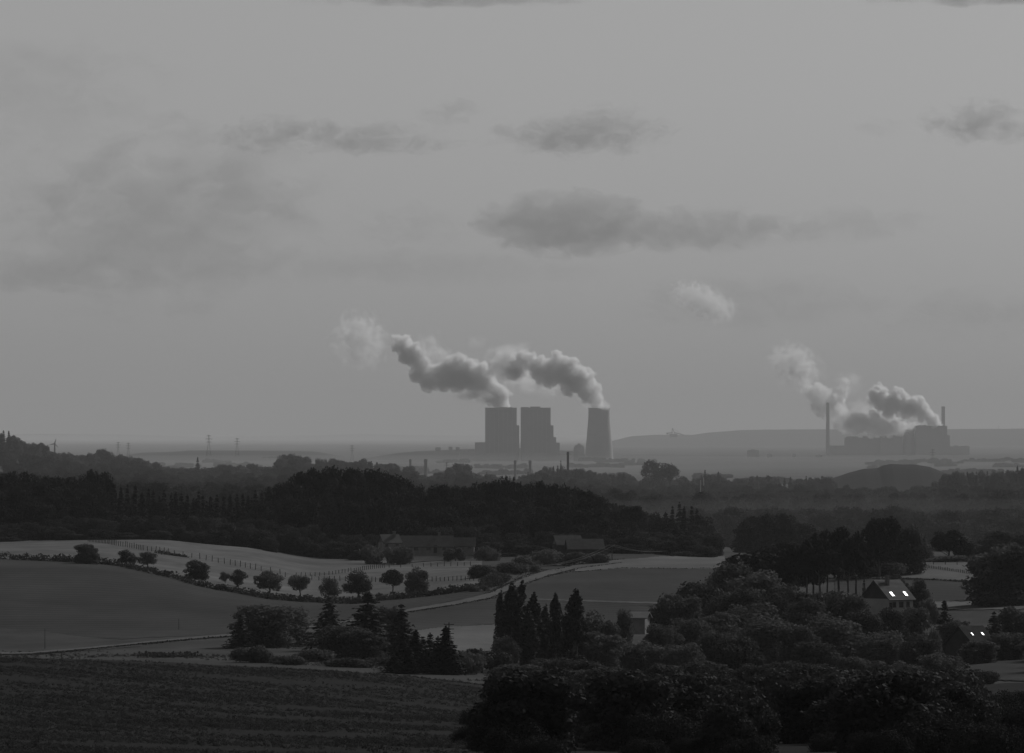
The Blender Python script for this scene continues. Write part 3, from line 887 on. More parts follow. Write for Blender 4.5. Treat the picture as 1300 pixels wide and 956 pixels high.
hedge([(340, 761), (400, 765), (450, 767), (500, 761), (560, 755), (600, 750), (636, 743)], 9, 'hedge under the tallest pasture tree running to the track', 4)
hedge([(200, 702), (214, 705), (236, 708)], 4, 'short strip of weeds along the pasture fence', 5, n=350)
hedge([(1060, 736), (1100, 736), (1180, 737), (1250, 741)], 3.0, 'low dark field edge beyond the house with skylights', 6, 1900, 2400, n=900)
hedge([(180, 833), (210, 835), (250, 833)], 6, 'low rank weeds in the hollow above the near slope', 8, 1300, 1750, n=500)

# ---- fences: every post a part, wires between
def fence(line, spacing, hgt, label, dlo=1900, dhi=2650):
    P = [hit(a, b, dlo, dhi) for a, b in line]
    e = empty('fence', P[0])
    pm = MB().tube([(0, 0, -0.3), (0, 0, hgt)], [0.12, 0.1], 6).mesh('post', M['post'])
    tops = []
    acc = 0.0
    for a, b in zip(P[:-1], P[1:]):
        L = (b - a).length
        s = acc
        while s < L:
            q = a.lerp(b, s / L); q.z = float(ground_z(q.x, q.y))
            o = link('post', pm, e); o.location = q - P[0]
            o.scale = (1, 1, RNG.uniform(0.85, 1.15))
            o.rotation_euler = (RNG.gauss(0, 0.04), RNG.gauss(0, 0.04), 0)
            tops.append(q - P[0]); s += spacing
        acc = s - L
    for hh in (0.45, 0.85, 1.2):
        mb = MB()
        if len(tops) > 1:
            mb.tube([p + Vector((0, 0, hh * hgt / 1.4)) for p in tops], 0.018, 3)
            mb.build('wire', M['post'], e)
    tag(e, label, 'fence', 'pasture fences')
fence([(112, 688), (147, 693), (182, 699), (217, 704), (252, 710), (290, 717), (330, 725), (362, 731)], 4.2, 1.7, 'post and wire fence slanting down across the pale pasture')
fence([(362, 733), (400, 737), (440, 738), (490, 740), (545, 739), (606, 738)], 4.0, 1.4, 'dense post fence behind the tallest pasture tree')
fence([(376, 732), (420, 730), (450, 726), (490, 721), (540, 720), (604, 719)], 4.0, 1.3, 'fence along the upper pasture under the long farmhouse')
fence([(1108, 719), (1160, 717), (1250, 718)], 4.5, 1.3, 'fence on the pale stubble field behind the house', 2000, 2600)
fence([(1086, 713), (1130, 716), (1180, 722), (1256, 734)], 2.5, 1.0, 'dark fence line slanting across the pale stubble field', 2000, 2600)

# ---------------------------------------------------------------- the dark wooded ridge behind the pasture
RIDGE = [(-60, 601), (0, 599), (33, 596), (60, 601), (100, 600), (118, 593), (127, 594), (140, 605), (145, 614), (160, 614), (185, 621), (200, 622),
         (230, 625), (260, 624), (290, 629), (300, 625), (320, 622), (340, 620), (350, 612), (370, 603), (390, 594), (400, 590), (420, 589), (435, 592),
         (450, 593), (470, 592), (490, 594), (505, 600), (520, 607), (530, 615), (537, 622), (545, 618), (560, 612), (575, 613), (590, 615), (605, 610),
         (620, 607), (635, 604), (650, 604), (660, 608), (670, 610), (690, 609), (710, 611), (730, 615), (745, 620), (755, 623), (763, 632), (772, 637),
         (785, 636), (800, 640), (815, 645), (830, 652), (840, 645), (850, 640), (865, 640), (880, 645), (890, 652), (900, 662), (915, 668), (940, 662),
         (955, 655), (968, 650), (985, 648), (1000, 650), (1012, 660), (1030, 672)]
MID = [(-60, 552), (0, 547), (8, 545), (20, 553), (26, 560), (35, 562), (45, 560), (50, 558), (60, 566), (66, 572), (75, 574), (85, 574), (95, 580),
       (105, 575), (120, 574), (125, 571), (132, 569), (140, 575), (155, 577), (170, 579), (185, 584), (200, 587), (215, 593), (225, 592), (245, 595),
       (255, 593), (280, 590), (290, 588), (300, 591), (320, 588), (335, 590), (345, 594), (350, 590), (353, 581), (360, 577), (380, 576), (391, 582),
       (396, 592), (400, 583), (410, 580), (417, 589), (422, 581), (437, 582), (443, 590), (447, 584), (460, 582), (475, 584), (490, 587), (510, 590),
       (525, 592), (530, 600), (540, 604), (550, 600), (565, 595), (575, 589), (590, 587), (596, 597), (605, 600), (620, 600), (632, 605), (640, 604),
       (660, 602), (680, 598), (695, 592), (712, 589), (720, 596), (730, 593), (740, 595), (760, 600), (775, 602), (790, 599), (800, 603), (808, 608),
       (815, 606), (830, 604), (855, 608), (870, 603), (880, 606), (888, 604), (895, 598), (904, 606), (912, 601), (920, 608), (945, 606), (960, 603),
       (985, 605), (1000, 606), (1030, 603), (1060, 605), (1100, 607), (1160, 609), (1190, 607), (1200, 602), (1215, 598), (1250, 596), (1265, 597),
       (1278, 597), (1290, 592), (1300, 593), (1360, 590)]
def line_y(L, px):
    return float(np.interp(px, [p[0] for p in L], [p[1] for p in L]))

rr = random.Random(17)
px = -48.0
while px < 1020:                                   # the skyline trees
    y0 = line_y(RIDGE, px)
    con = 140 < px < 345 or 640 < px < 660 or 836 < px < 892 and rr.random() < 0.6
    d = 2860 + rr.uniform(-60, 60)
    if 900 < px < 940:
        px += 9; continue
    if con:
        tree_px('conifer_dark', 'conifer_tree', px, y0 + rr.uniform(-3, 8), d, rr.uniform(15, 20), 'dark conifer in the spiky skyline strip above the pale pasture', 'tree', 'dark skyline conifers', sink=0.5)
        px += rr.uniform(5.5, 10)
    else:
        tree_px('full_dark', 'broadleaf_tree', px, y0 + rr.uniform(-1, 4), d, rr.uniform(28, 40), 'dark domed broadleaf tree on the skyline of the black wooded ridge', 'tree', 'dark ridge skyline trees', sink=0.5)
        px += rr.uniform(9, 14)
for row, (dr, dn) in enumerate([(2790, 13), (2720, 26), (2660, 40)]):   # lower ranks down the slope
    px = -50 + row * 5.0
    while px < 905:
        y0 = line_y(RIDGE, px) + dn + rr.uniform(-4, 8)
        p = at(px, dr + rr.uniform(-25, 25))
        base = YH - p.z / p.y * F
        if base - y0 < 16:
            px += 8; continue
        if (140 < px < 345 and rr.random() < 0.75) or rr.random() < 0.12:
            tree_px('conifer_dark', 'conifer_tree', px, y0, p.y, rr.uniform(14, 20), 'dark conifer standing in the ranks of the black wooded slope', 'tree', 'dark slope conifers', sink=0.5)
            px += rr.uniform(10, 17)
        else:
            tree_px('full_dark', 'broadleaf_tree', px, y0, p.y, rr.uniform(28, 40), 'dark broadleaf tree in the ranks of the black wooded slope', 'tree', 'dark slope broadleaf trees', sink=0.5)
            px += rr.uniform(17, 26)

def mass(name, label, spots, kind, mname, seed=3, cat='wood'):
    """a wood nobody could count: whole crowns scattered as one object"""
    rng = np.random.default_rng(seed)
    src = KINDS[kind][:4]
    pts = []; size = []
    zt = float(np.mean([k[2] for k in src])); hw = float(np.mean([k[3] for k in src]))
    for (px, top, d, wpx) in spots:
        b = at(px, d)
        h = max(1.5, zrow(top, d) - b.z + 0.6)
        pts.append((b.x, b.y, b.z - 0.6)); size.append((wpx / F * d / (2 * hw),) * 2 + (h / zt,))
    me = bpy.data.meshes.new(name); me.from_pydata(pts, [], [])
    a_ = me.attributes.new('size', 'FLOAT_VECTOR', 'POINT'); a_.data.foreach_set('vector', np.array(size, np.float32).ravel())
    o = stuff(link(name, me), label, cat)
    ng = bpy.data.node_groups.new(name + '_nodes', 'GeometryNodeTree')
    ng.interface.new_socket('Geometry', in_out='INPUT', socket_type='NodeSocketGeometry')
    ng.interface.new_socket('Geometry', in_out='OUTPUT', socket_type='NodeSocketGeometry')
    gi = ng.nodes.new('NodeGroupInput'); go = ng.nodes.new('NodeGroupOutput')
    jn = ng.nodes.new('GeometryNodeJoinGeometry')
    for (c, t, z_, h_) in src:
        ob = next(x for x in S.objects if x.data is c)         # a crown that stands in the scene
        oi = ng.nodes.new('GeometryNodeObjectInfo'); oi.inputs['Object'].default_value = ob
        oi.inputs['As Instance'].default_value = True
        ng.links.new(oi.outputs['Geometry'], jn.inputs[0])
    iop = ng.nodes.new('GeometryNodeInstanceOnPoints'); iop.inputs['Pick Instance'].default_value = True
    rv = ng.nodes.new('FunctionNodeRandomValue'); rv.data_type = 'FLOAT_VECTOR'
    rv.inputs['Min'].default_value = (-0.05, -0.05, 0); rv.inputs['Max'].default_value = (0.05, 0.05, 6.283)
    na = ng.nodes.new('GeometryNodeInputNamedAttribute'); na.data_type = 'FLOAT_VECTOR'; na.inputs['Name'].default_value = 'size'
    sm = ng.nodes.new('GeometryNodeSetMaterial'); sm.inputs['Material'].default_value = M[mname]
    ng.links.new(gi.outputs[0], iop.inputs['Points']); ng.links.new(jn.outputs[0], iop.inputs['Instance'])
    ng.links.new(rv.outputs['Value'], iop.inputs['Rotation']); ng.links.new(na.outputs['Attribute'], iop.inputs['Scale'])
    ng.links.new(iop.outputs['Instances'], sm.inputs['Geometry']); ng.links.new(sm.outputs['Geometry'], go.inputs[0])
    o.modifiers.new('scatter', 'NODES').node_group = ng
    return o

sp = []
for i in range(430):
    px = rr.uniform(575, 1235); d = 560 + 720 * rr.random() ** 0.8
    g = at(px, d); gy = YH - g.z / d * F
    h = rr.uniform(3.5, 8.0)
    lim = 850 + rr.gauss(0, 8) + max(0, (640 - px) * 1.1)
    if gy - h / d * F < lim: continue
    sp.append((px, gy - h / d * F, d, h * rr.uniform(0.8, 1.2) / d * F))
mass('wood', 'dark young trees running down the near slope to the bottom edge', sp, 'full', 'leaf_mid', 21)
# undergrowth at the foot of the ridge wood, lighter than the trees behind it
sp = []
for i in range(330):
    px = rr.uniform(-40, 905)
    edge = float(np.interp(px, [0, 130, 300, 400, 470, 620, 640, 900], [690, 682, 684, 694, 708, 690, 704, 704]))
    top = edge - rr.uniform(2, 30)
    d = 2640 - (0 if px < 420 else 30) + rr.uniform(-25, 25) - (top - (edge - 30)) * 1.5
    if 478 < px < 615 and top > 672: continue
    sp.append((px, top, d, rr.uniform(16, 34)))
mass('forest', 'scrub and young trees along the foot of the dark wooded ridge', sp, 'full', 'leaf_mid', 5)
sp = []
for i in range(560):
    px = rr.uniform(880, 1370) if i < 420 else rr.uniform(1370, 1750)
    d = rr.uniform(3150, 4400)
    g = at(px, d); gy = YH - g.z / d * F
    top = max(gy - rr.uniform(11, 18) / d * F, 640 + rr.uniform(0, 14))
    if gy - top > 5: sp.append((px, top, d, rr.uniform(9, 16) / d * F))
mass('forest', 'grey mixed wood in the misty hollow beyond the pale stubble field', sp, 'full', 'leaf_mid', 11)
sp = []
for i in range(90):                                  # the same wood goes on past the right edge of the picture
    px = rr.uniform(1335, 1700); d = rr.uniform(1450, 2300)
    g = at(px, d); h = rr.uniform(7, 15)
    sp.append((px, YH - (g.z + h) / d * F, d, h * rr.uniform(0.7, 1.0) / d * F))
mass('wood', 'wood going on to the right of the small mown field', sp, 'full', 'leaf_mid', 41)
# dark scrub covering the near slope at the foot of the picture
V_, Q_ = crown_bush(222, n=9000, size=0.15)
sb = link('bush', np_mesh('scrub_bush', V_, Q_, M['scrub']))
sb.location = at(1290, 760)
tag(sb, 'single dark scrub bush at the lower right picture edge', 'bush')
rs = np.random.default_rng(9)
pts = []; scl = []
while len(pts) < 260:
    px = rs.uniform(560, 1400); d = 530 + 640 * rs.random() ** 0.85
    g = at(px, d); gy = YH - g.z / d * F
    h = rs.uniform(1.3, 4.2)
    lim = np.interp(px, [560, 590, 640, 1220, 1260, 1400], [935, 895, 868, 866, 882, 880]) + rs.normal() * 7
    if gy - h / d * F < lim: continue
    pts.append(tuple(g - Vector((0, 0, 0.2)))); scl.append(h / 3.2)
pm = bpy.data.meshes.new('scrub'); pm.from_pydata(pts, [], [])
at_ = pm.attributes.new('size', 'FLOAT', 'POINT'); at_.data.foreach_set('value', np.array(scl, np.float32))
so = stuff(link('scrub', pm), 'dark scrub covering the near slope along the bottom', 'scrub')
ng = bpy.data.node_groups.new('scrub_nodes', 'GeometryNodeTree')
ng.interface.new_socket('Geometry', in_out='INPUT', socket_type='NodeSocketGeometry')
ng.interface.new_socket('Geometry', in_out='OUTPUT', socket_type='NodeSocketGeometry')
gi = ng.nodes.new('NodeGroupInput'); go = ng.nodes.new('NodeGroupOutput')
iop = ng.nodes.new('GeometryNodeInstanceOnPoints')
oi_ = ng.nodes.new('GeometryNodeObjectInfo'); oi_.inputs['Object'].default_value = sb
rv = ng.nodes.new('FunctionNodeRandomValue'); rv.data_type = 'FLOAT_VECTOR'
rv.inputs['Min'].default_value = (-0.1, -0.1, 0); rv.inputs['Max'].default_value = (0.1, 0.1, 6.283)
na = ng.nodes.new('GeometryNodeInputNamedAttribute'); na.data_type = 'FLOAT'; na.inputs['Name'].default_value = 'size'
ng.links.new(gi.outputs[0], iop.inputs['Points'])
ng.links.new(oi_.outputs['Geometry'], iop.inputs['Instance'])
ng.links.new(rv.outputs['Value'], iop.inputs['Rotation'])
ng.links.new(na.outputs['Attribute'], iop.inputs['Scale'])
ng.links.new(iop.outputs['Instances'], go.inputs[0])
so.modifiers.new('scatter', 'NODES').node_group = ng
# woods beyond the ridge: slopes and tops too dense to count
sp = []
for i in range(2000):
    px = rr.uniform(-60, 1360) if i < 1500 else rr.choice([rr.uniform(-300, -60), rr.uniform(1360, 1600)])
    d = rr.choice([4600, 5600, 6600, 7700, 8900, 10100]) + rr.uniform(-300, 300)
    if px > 1165 and rr.random() < 0.4: d = rr.uniform(7000, 9000)
    g = at(px, d); gy = YH - g.z / d * F
    h = rr.uniform(15, 25)
    top = max(gy - h / d * F, line_y(MID, px) + 3 + (11300 - d) / 220 * rr.uniform(0.5, 1))
    if gy - top < 6: continue
    sp.append((px, top, d, rr.uniform(11, 18) / d * F))
mass('forest', 'hazy wooded slopes between the black ridge and the plain', sp, 'full', 'leaf_mid', 7)
sp = []
for i in range(55):                                 # hedgerows and tree lines far out on the plain
    px = rr.uniform(-80, 1380); d = rr.uniform(17000, 33000)
    for k in range(rr.randrange(6, 26)):
        q = px + k * rr.uniform(2.0, 3.4); g = at(q, d)
        h = rr.uniform(7, 17)
        sp.append((q, YH - (g.z + h) / d * F, d + rr.uniform(-60, 60), rr.uniform(14, 30) / d * F))
mass('treeline', 'hazy hedgerows and tree lines far out on the plain', sp, 'full', 'leaf_mid', 31)
# skyline trees of that second wood, one by one
px = -40.0
while px < 1330:
    if 1058 < px < 1185: px += 5; continue
    y0 = line_y(MID, px)
    d = 11200 + rr.uniform(-150, 150) if px < 1185 else 9500 + rr.uniform(-150, 150)
    spiky = rr.random() < (0.3 if px > 540 else 0.15)
    wpx = rr.uniform(8, 12) if spiky else rr.uniform(12, 19)
    g = at(px, d)
    if zrow(y0, d) - g.z < 6: g.z = zrow(y0, d) - 8
    e = plant('conifer' if spiky else 'full', 'conifer_tree' if spiky else 'broadleaf_tree', g, zrow(y0 + rr.uniform(-1.5, 2.5), d) - g.z, wpx / F * d,
          'hazy pointed conifer on the second wooded skyline' if spiky else 'hazy round tree on the second wooded skyline', 'tree',
          'second skyline conifers' if spiky else 'second skyline trees')
    px += rr.uniform(4.5, 8)
for px, top, w_, kind, nm, lab in [
    (251, 580, 10, 'conifer', 'conifer_tree', 'single tall spire of a conifer rising over the second skyline on the left'),
    (838, 583, 44, 'airy', 'broadleaf_tree', 'tall airy tree with bare stems showing sky under its crown'),
    (851, 590, 18, 'airy', 'broadleaf_tree', 'dense right flank of the tall airy tree group'),
    (826, 590, 24, 'airy', 'broadleaf_tree', 'thin left flank of the tall airy tree group'),
    (712, 584, 6, 'conifer', 'conifer_tree', 'small spire on the wooded knoll under the cooling tower'),
    (895, 596, 10, 'conifer', 'conifer_tree', 'pointed conifer above the two pale masts'),
    (912, 598, 10, 'conifer', 'conifer_tree', 'pointed conifer right of the one above the pale masts'),
    (1004, 636, 10, 'poplar', 'poplar_tree', 'columnar tree in the misty valley below the spoil heap')]:
    d = 11000 if px != 1004 else 5200
    tree_px(kind, nm, px, top, d, w_, lab, 'tree', sink=2)

# ---------------------------------------------------------------- first power station, 32 km out
PD = 32000.0
def X(px, d=PD): return (px - 650) / F * d
def Zr(py, d=PD): return zrow(py, d)
GZ = PLAIN_Z
def boiler_house(px0, px1, top, label, steps, roof_bits, annex=None):
    e = empty('boiler_house', (X((px0 + px1) / 2), PD, GZ))
    cx = X((px0 + px1) / 2)
    hw = X(px1) - cx
    H = Zr(top) - GZ
    dp = 95.0
    MB().box(-hw, hw, -dp / 2, dp / 2, -3, H).build('wall', M['cladding'], e)
    # vertical cladding bays stand proud of the facade
    nb = 7
    pm = MB().box(-hw / nb * 0.86, hw / nb * 0.86, -dp / 2 - 2.2, -dp / 2 + 0.01, 30, H - 5).mesh('cladding_panel', M['cladding_panel'])
    for i in range(nb):
        o = link('cladding_panel', pm, e); o.location = (-hw + (2 * i + 1) * hw / nb, -0.02, 0)
        if i in (2, 4): o.location.y = 1.2
    MB().box(-hw - 0.6, hw + 0.6, -dp / 2 - 3, dp / 2 + 1, H, H + 3).build('parapet', M['cladding_low'], e)
    for (a, b, t) in roof_bits:
        MB().box(X(a) - cx, X(b) - cx, -20, 20, H + 2.9, Zr(t) - GZ).build('roof_unit', M['cladding_low'], e)
    for (a, b, t) in steps:
        MB().box(X(a) - cx, X(b) - cx, -dp / 2 + 8, dp / 2 - 8, -3, Zr(t) - GZ).build('stair_tower', M['cladding'], e)
    if annex:
        a, b, t = annex
        MB().box(X(a) - cx, X(b) - cx, -dp / 2 - 10, dp / 2, -3, Zr(t) - GZ).build('bunker_bay', M['cladding_low'], e)
    # pale band of louvres and a conveyor gallery along the foot
    MB().box(-hw, hw, -dp / 2 - 12, -dp / 2 - 2.3, -3, 32).build('turbine_hall', M['cladding_low'], e)
    return tag(e, label, 'boiler house')
boiler_house(616, 656, 518.5, 'left tall slab boiler house partly veiled by steam at its top', [(656, 659.2, 540)], [(634, 650, 517)], (603, 616, 561.5))
boiler_house(661, 699, 518.5, 'right tall slab boiler house with stepped right side', [(699, 702.6, 540), (702.6, 706, 555), (706, 710.5, 562)], [(661.5, 671, 516.8), (673, 686, 516.2)])

def cooling_tower(px, d, prof_px, label, zbase=GZ, shell='concrete'):
    e = empty('cooling_tower', (X(px, d), d, zbase))
    prof = [(r / F * d, zrow(py, d) - zbase) for r, py in prof_px]
    z0 = prof[0][1]
    inner = [(r - 1.0, z) for r, z in prof[::-1]]
    MB().lathe(prof + inner, 56, cap=False).build('shell', M[shell], e, smooth=True)
    rt, zt = prof[-1]
    MB().lathe([(rt - 0.9, zt - 2.5), (rt + 1.1, zt - 2.5), (rt + 1.1, zt + 0.6), (rt - 0.9, zt + 0.6), (rt - 0.9, zt - 2.5)], 56, cap=False).build('rim', M[shell], e)
    r0 = prof[0][0]
    lm = None
    n = 22
    for i in range(n):
        a = 2 * math.pi * i / n
        for sgn in (-1, 1):
            b = a + sgn * math.pi / n
            MB().tube([((r0 + 5) * math.cos(a), (r0 + 5) * math.sin(a), -3), (r0 * math.cos(b), r0 * math.sin(b), z0 + 0.5)], 1.1, 5).build('leg', M[shell], e)
    MB().lathe([(r0 + 7, -4), (r0 + 7, 1.5), (r0 + 5.5, 1.5), (r0 + 5.5, 0)], 40).build('basin', M[shell], e)
    return tag(e, label, 'cooling tower')
TP = [(18.6, 586), (17.8, 578), (16.9, 568), (16.0, 558), (15.2, 549), (14.4, 540), (13.8, 532), (13.5, 526), (13.5, 522), (13.8, 518)]
cooling_tower(760.5, 32120, TP, 'single free-standing waisted cooling tower with steam rising from its mouth')
cooling_tower(637, 32600, TP, 'cooling tower hidden behind the left boiler house')

def block(name, px0, px1, top, d, depth, label, cat, m='cladding_low', bits=()):
    e = empty(name, (X((px0 + px1) / 2, d), d, GZ))
    cx = X((px0 + px1) / 2, d)
    MB().box(X(px0, d) - cx, X(px1, d) - cx, 0, depth, -3, zrow(top, d) - GZ).build('wall', M[m], e)
    hw = X(px1, d) - cx
    H = zrow(top, d) - GZ
    MB().box(-hw - 0.5, hw + 0.5, -0.8, depth + 0.5, H, H + 1.5).build('roof', M[m], e)
    for nm_, a, b, t in bits:
        MB().box(X(a, d) - cx, X(b, d) - cx, depth * 0.3, depth * 0.7, H + 1.49, zrow(t, d) - GZ).build(nm_, M[m], e)
    return tag(e, label, cat)
block('plant_hall', 710, 727, 577, 32200, 60, 'low hall between the stepped boiler house and the cooling tower', 'building')
block('plant_hall', 584, 603, 574, 32400, 60, 'low hall at the left foot of the left boiler house', 'building', bits=[('roof_unit', 588, 594, 571.5)])
# domed ash silo beside the tower
e = empty('silo', (X(735), PD, GZ))
hs = Zr(570) - GZ
MB().lathe([(7 / F * PD, -3), (7 / F * PD, hs), (6.4 / F * PD, hs + 8), (4.6 / F * PD, hs + 15), (2.4 / F * PD, hs + 18.5), (0.1, hs + 19.5)], 28).build('shell', M['cladding_low'], e, smooth=True)
MB().box(-4, 4, -4, 4, hs + 18.8, hs + 23).build('head_house', M['cladding_low'], e)
tag(e, 'domed silo beside the free-standing cooling tower', 'silo')

# ---------------------------------------------------------------- second power station, 40 km out on the right
P2 = 40000.0
def stack(px, top, d, wt, wb, label, bands=True, m='concrete', zb=GZ, cat='chimney', name='chimney'):
    e = empty(name, (X(px, d), d, zb))
    H = zrow(top, d) - zb
    rt, rb = wt / F * d / 2, wb / F * d / 2
    MB().lathe([(rb, -3), (rb * 0.5 + rt * 0.5, H * 0.5), (rt, H), (rt * 0.72, H), (rt * 0.72, H - 4)], 20).build('shaft', M[m], e, smooth=False)
    MB().lathe([(rt * 1.12, H - 5), (rt * 1.12, H - 2), (rt * 1.01, H - 2)], 20, cap=False).build('collar', M[m], e)
    return tag(e, label, cat)
stack(1051, 511, P2, 4.0, 5.6, 'tall slender chimney left of the second power station')
stack(1197.5, 516, P2 + 60, 4.6, 4.8, 'short chimney standing on the tall block of the second power station')
block('plant_hall', 1054, 1073, 566, P2, 80, 'low hall beside the tall slender chimney', 'building')
block('boiler_house', 1073, 1118, 556, P2, 110, 'long middle block of the second power station', 'building', 'cladding', [('roof_unit', 1075, 1090, 554), ('roof_unit', 1096, 1112, 553.5)])
block('boiler_house', 1118, 1146, 553.5, P2 - 40, 110, 'flat block under the lower steam of the second station', 'building', 'cladding', [('roof_unit', 1122, 1140, 552.5)])
block('boiler_house', 1163, 1202.5, 541, P2 - 60, 120, 'tall block with a chimney on its right corner', 'building', 'cladding', [('roof_unit', 1166, 1180, 539.5), ('roof_unit', 1184, 1194, 539.8)])
block('plant_hall', 1202.5, 1206, 553, P2 - 30, 70, 'narrow stair block right of the tall block', 'building')
block('plant_hall', 1206, 1231, 567, P2 - 20, 90, 'low right wing of the second power station', 'building', bits=[('roof_unit', 1211, 1217, 565.5), ('roof_unit', 1221, 1229, 566)])
T2 = [(9.5, 588), (8.6, 575), (7.8, 563), (7.2, 554), (7.0, 549), (7.2, 545)]
cooling_tower(1154, P2 + 20, T2, 'small cooling tower between the flat block and the tall block')
for px, t, w_, lab in [(956, 572, 15, 'square building alone on the far plain'), (977, 577, 7, 'small building right of the square one on the far plain'),
                       (1008, 577, 5, 'small shed on the far plain left of the slender chimney'), (1040, 578, 8, 'shed at the foot of the slender chimney')]:
    block('far_building', px - w_ / 2, px + w_ / 2, t, 37000, 40, lab, 'building', bits=[('roof_unit', px - w_ / 5, px + w_ / 6, t - 1.5)])

# slender industrial stacks standing on the nearer plain
for px, t, w_, d, lab in [(521, 583, 3.0, 17000, 'thin stack at the left of a pair before the low heap'), (540.5, 583, 4.4, 16500, 'thicker stack at the right of a pair before the low heap'),
                          (654, 584.5, 3.4, 17000, 'stack below the left boiler house'), (673, 584.5, 3.8, 17000, 'stack below the right boiler house')]:
    stack(px, t, d, w_, w_, lab, m='metal')
stack(721, 573.5, 12000, 3.0, 3.4, 'tallest dark stack rising from the wooded knoll', m='post')

# pale masts in the valley
def mast(px, top, bot, d, w_, label):
    g = at(px, d)
    zb = min(g.z, zrow(bot, d))
    e = empty('mast', (g.x, d, zb))
    H = zrow(top, d) - zb
    MB().tube([(0, 0, -1), (0, 0, H)], [w_ / F * d / 2, w_ / F * d / 2.6], 8).build('pole', M['pale_mast'], e)
    MB().lathe([(w_ / F * d * 0.9, -1), (w_ / F * d * 0.9, 0.8)], 10).build('base', M['concrete'], e)
    MB().lathe([(w_ / F * d * 0.3, H), (w_ / F * d * 0.45, H + 0.3), (w_ / F * d * 0.1, H + 0.8)], 8).build('cap', M['pale_mast'], e)
    return tag(e, label, 'mast')
mast(889.3, 611, 650, 4600, 1.7, 'thicker and longer pale mast in the misty valley')
mast(893.3, 607, 617, 9500, 1.2, 'thin short pale mast beside the longer one')

# lattice pylons
def pylon(px, top, bot, d, label, arms=3, m='metal'):
    zb = zrow(bot, d); zt = zrow(top, d); H = zt - zb
    e = empty('pylon', (X(px, d), d, zb))
    r = max(0.16, H * 0.007); wb = H * 0.11; wt = H * 0.02
    for sx in (-1, 1):
        for sy in (-1, 1):
            MB().tube([(sx * wb, sy * wb, -1), (sx * wt * 1.5, sy * wt * 1.5, H * 0.6), (sx * wt, sy * wt, H)], r, 4).build('leg', m and M[m], e)
    mb = MB()
    for i in range(7):
        z0 = H * i / 7; z1 = H * (i + 1) / 7
        w0 = np.interp(z0, [0, H * 0.6, H], [wb, wt * 1.5, wt]); w1 = np.interp(z1, [0, H * 0.6, H], [wb, wt * 1.5, wt])
        s_ = 1 if i % 2 else -1
        mb.tube([(-s_ * w0, -w0, z0), (s_ * w1, -w1, z1)], r * 0.6, 3)
        mb.tube([(s_ * w0, w0, z0), (-s_ * w1, w1, z1)], r * 0.6, 3)
    mb.build('bracing', M[m], e)
    for k in range(arms):
        z = H * (0.94 - 0.15 * k); a = H * (0.13 + 0.05 * k if k < 2 else 0.14)
        MB().tube([(-a, 0, z), (0, 0, z + H * 0.03), (a, 0, z)], r * 1.1, 4).tube([(-a, 0, z), (a, 0, z)], r * 0.8, 4).build('crossarm', M[m], e)
    return tag(e, label, 'pylon', 'pylons')
pylon(150, 561, 580, 12000, 'pylon at the left of a close pair over the dark trees')
pylon(163, 562, 582, 12500, 'pylon at the right of a close pair over the dark trees')
pylon(265, 552, 578, 15000, 'taller hazy pylon over the low hill above the conifer spire')
pylon(301, 556, 578, 14500, 'hazy pylon right of the taller one')
pylon(447, 565, 585, 14000, 'faint hazy pylon over the centre of the dark trees')
pylon(567, 587, 604, 11300, 'dark pylon with wide arms among the skyline trees', 2, 'post')
pylon(1184, 570, 592, 20000, 'faint pylon behind the spoil heap', 3)
pylon(1268, 540, 546, 60000, 'tiny pylon on the horizon beyond the second power station', 2)

# wind turbine at the left
def turbine(px, hub, bot, d, blade, label, ang=0.3):
    zb = zrow(bot, d); H = zrow(hub, d) - zb
    e = empty('wind_turbine', (X(px, d), d, zb))
    MB().tube([(0, 0, -2), (0, 0, H)], [2.0, 1.1], 10).build('tower', M['metal'], e)
    MB().tube([(0, -3.5, H + 1), (0, 5, H + 1)], 1.6, 8).build('nacelle', M['metal'], e)
    L = blade / F * d
    for k in range(3):
        a = ang + k * 2.0944
        dv = Vector((math.sin(a), 0, math.cos(a)))
        MB().tube([Vector((0, -4, H + 1)), Vector((0, -4, H + 1)) + dv * L * 0.25, Vector((0, -4, H + 1)) + dv * L], [0.7, 1.1, 0.25], 5).build('blade', M['metal'], e)
    return tag(e, label, 'wind turbine', 'far wind turbines')
turbine(69.5, 564, 585, 14000, 7, 'small far wind turbine behind the wooded left hill')

# bucket-wheel spreader on the far hill crest
d = 60000.0
e = empty('spreader_machine', (X(855, d), d, zrow(553, d)))
u = 6.0
MB().box(-5 * u, 5 * u, -4 * u, 4 * u, -2 * u, 2.2 * u).build('crawler', M['metal'], e)
MB().tube([(-2 * u, 0, 2 * u), (-1.5 * u, 0, 9.5 * u)], u * 0.5, 5).tube([(2 * u, 0, 2 * u), (-1.5 * u, 0, 9.5 * u)], u * 0.45, 5).build('mast', M['metal'], e)
MB().tube([(1 * u, 0, 4 * u), (13 * u, 0, 0.8 * u)], u * 0.6, 5).tube([(-1.5 * u, 0, 9.5 * u), (11 * u, 0, 1.6 * u)], u * 0.18, 4).build('discharge_boom', M['metal'], e)
MB().tube([(-1 * u, 0, 4 * u), (-7 * u, 0, 3 * u)], u * 0.6, 5).box(-9 * u, -6.5 * u, -u, u, 1.5 * u, 3.8 * u).build('counterweight_boom', M['metal'], e)
tag(e, 'machine with slanted boom on the crest of the far hill', 'machine')
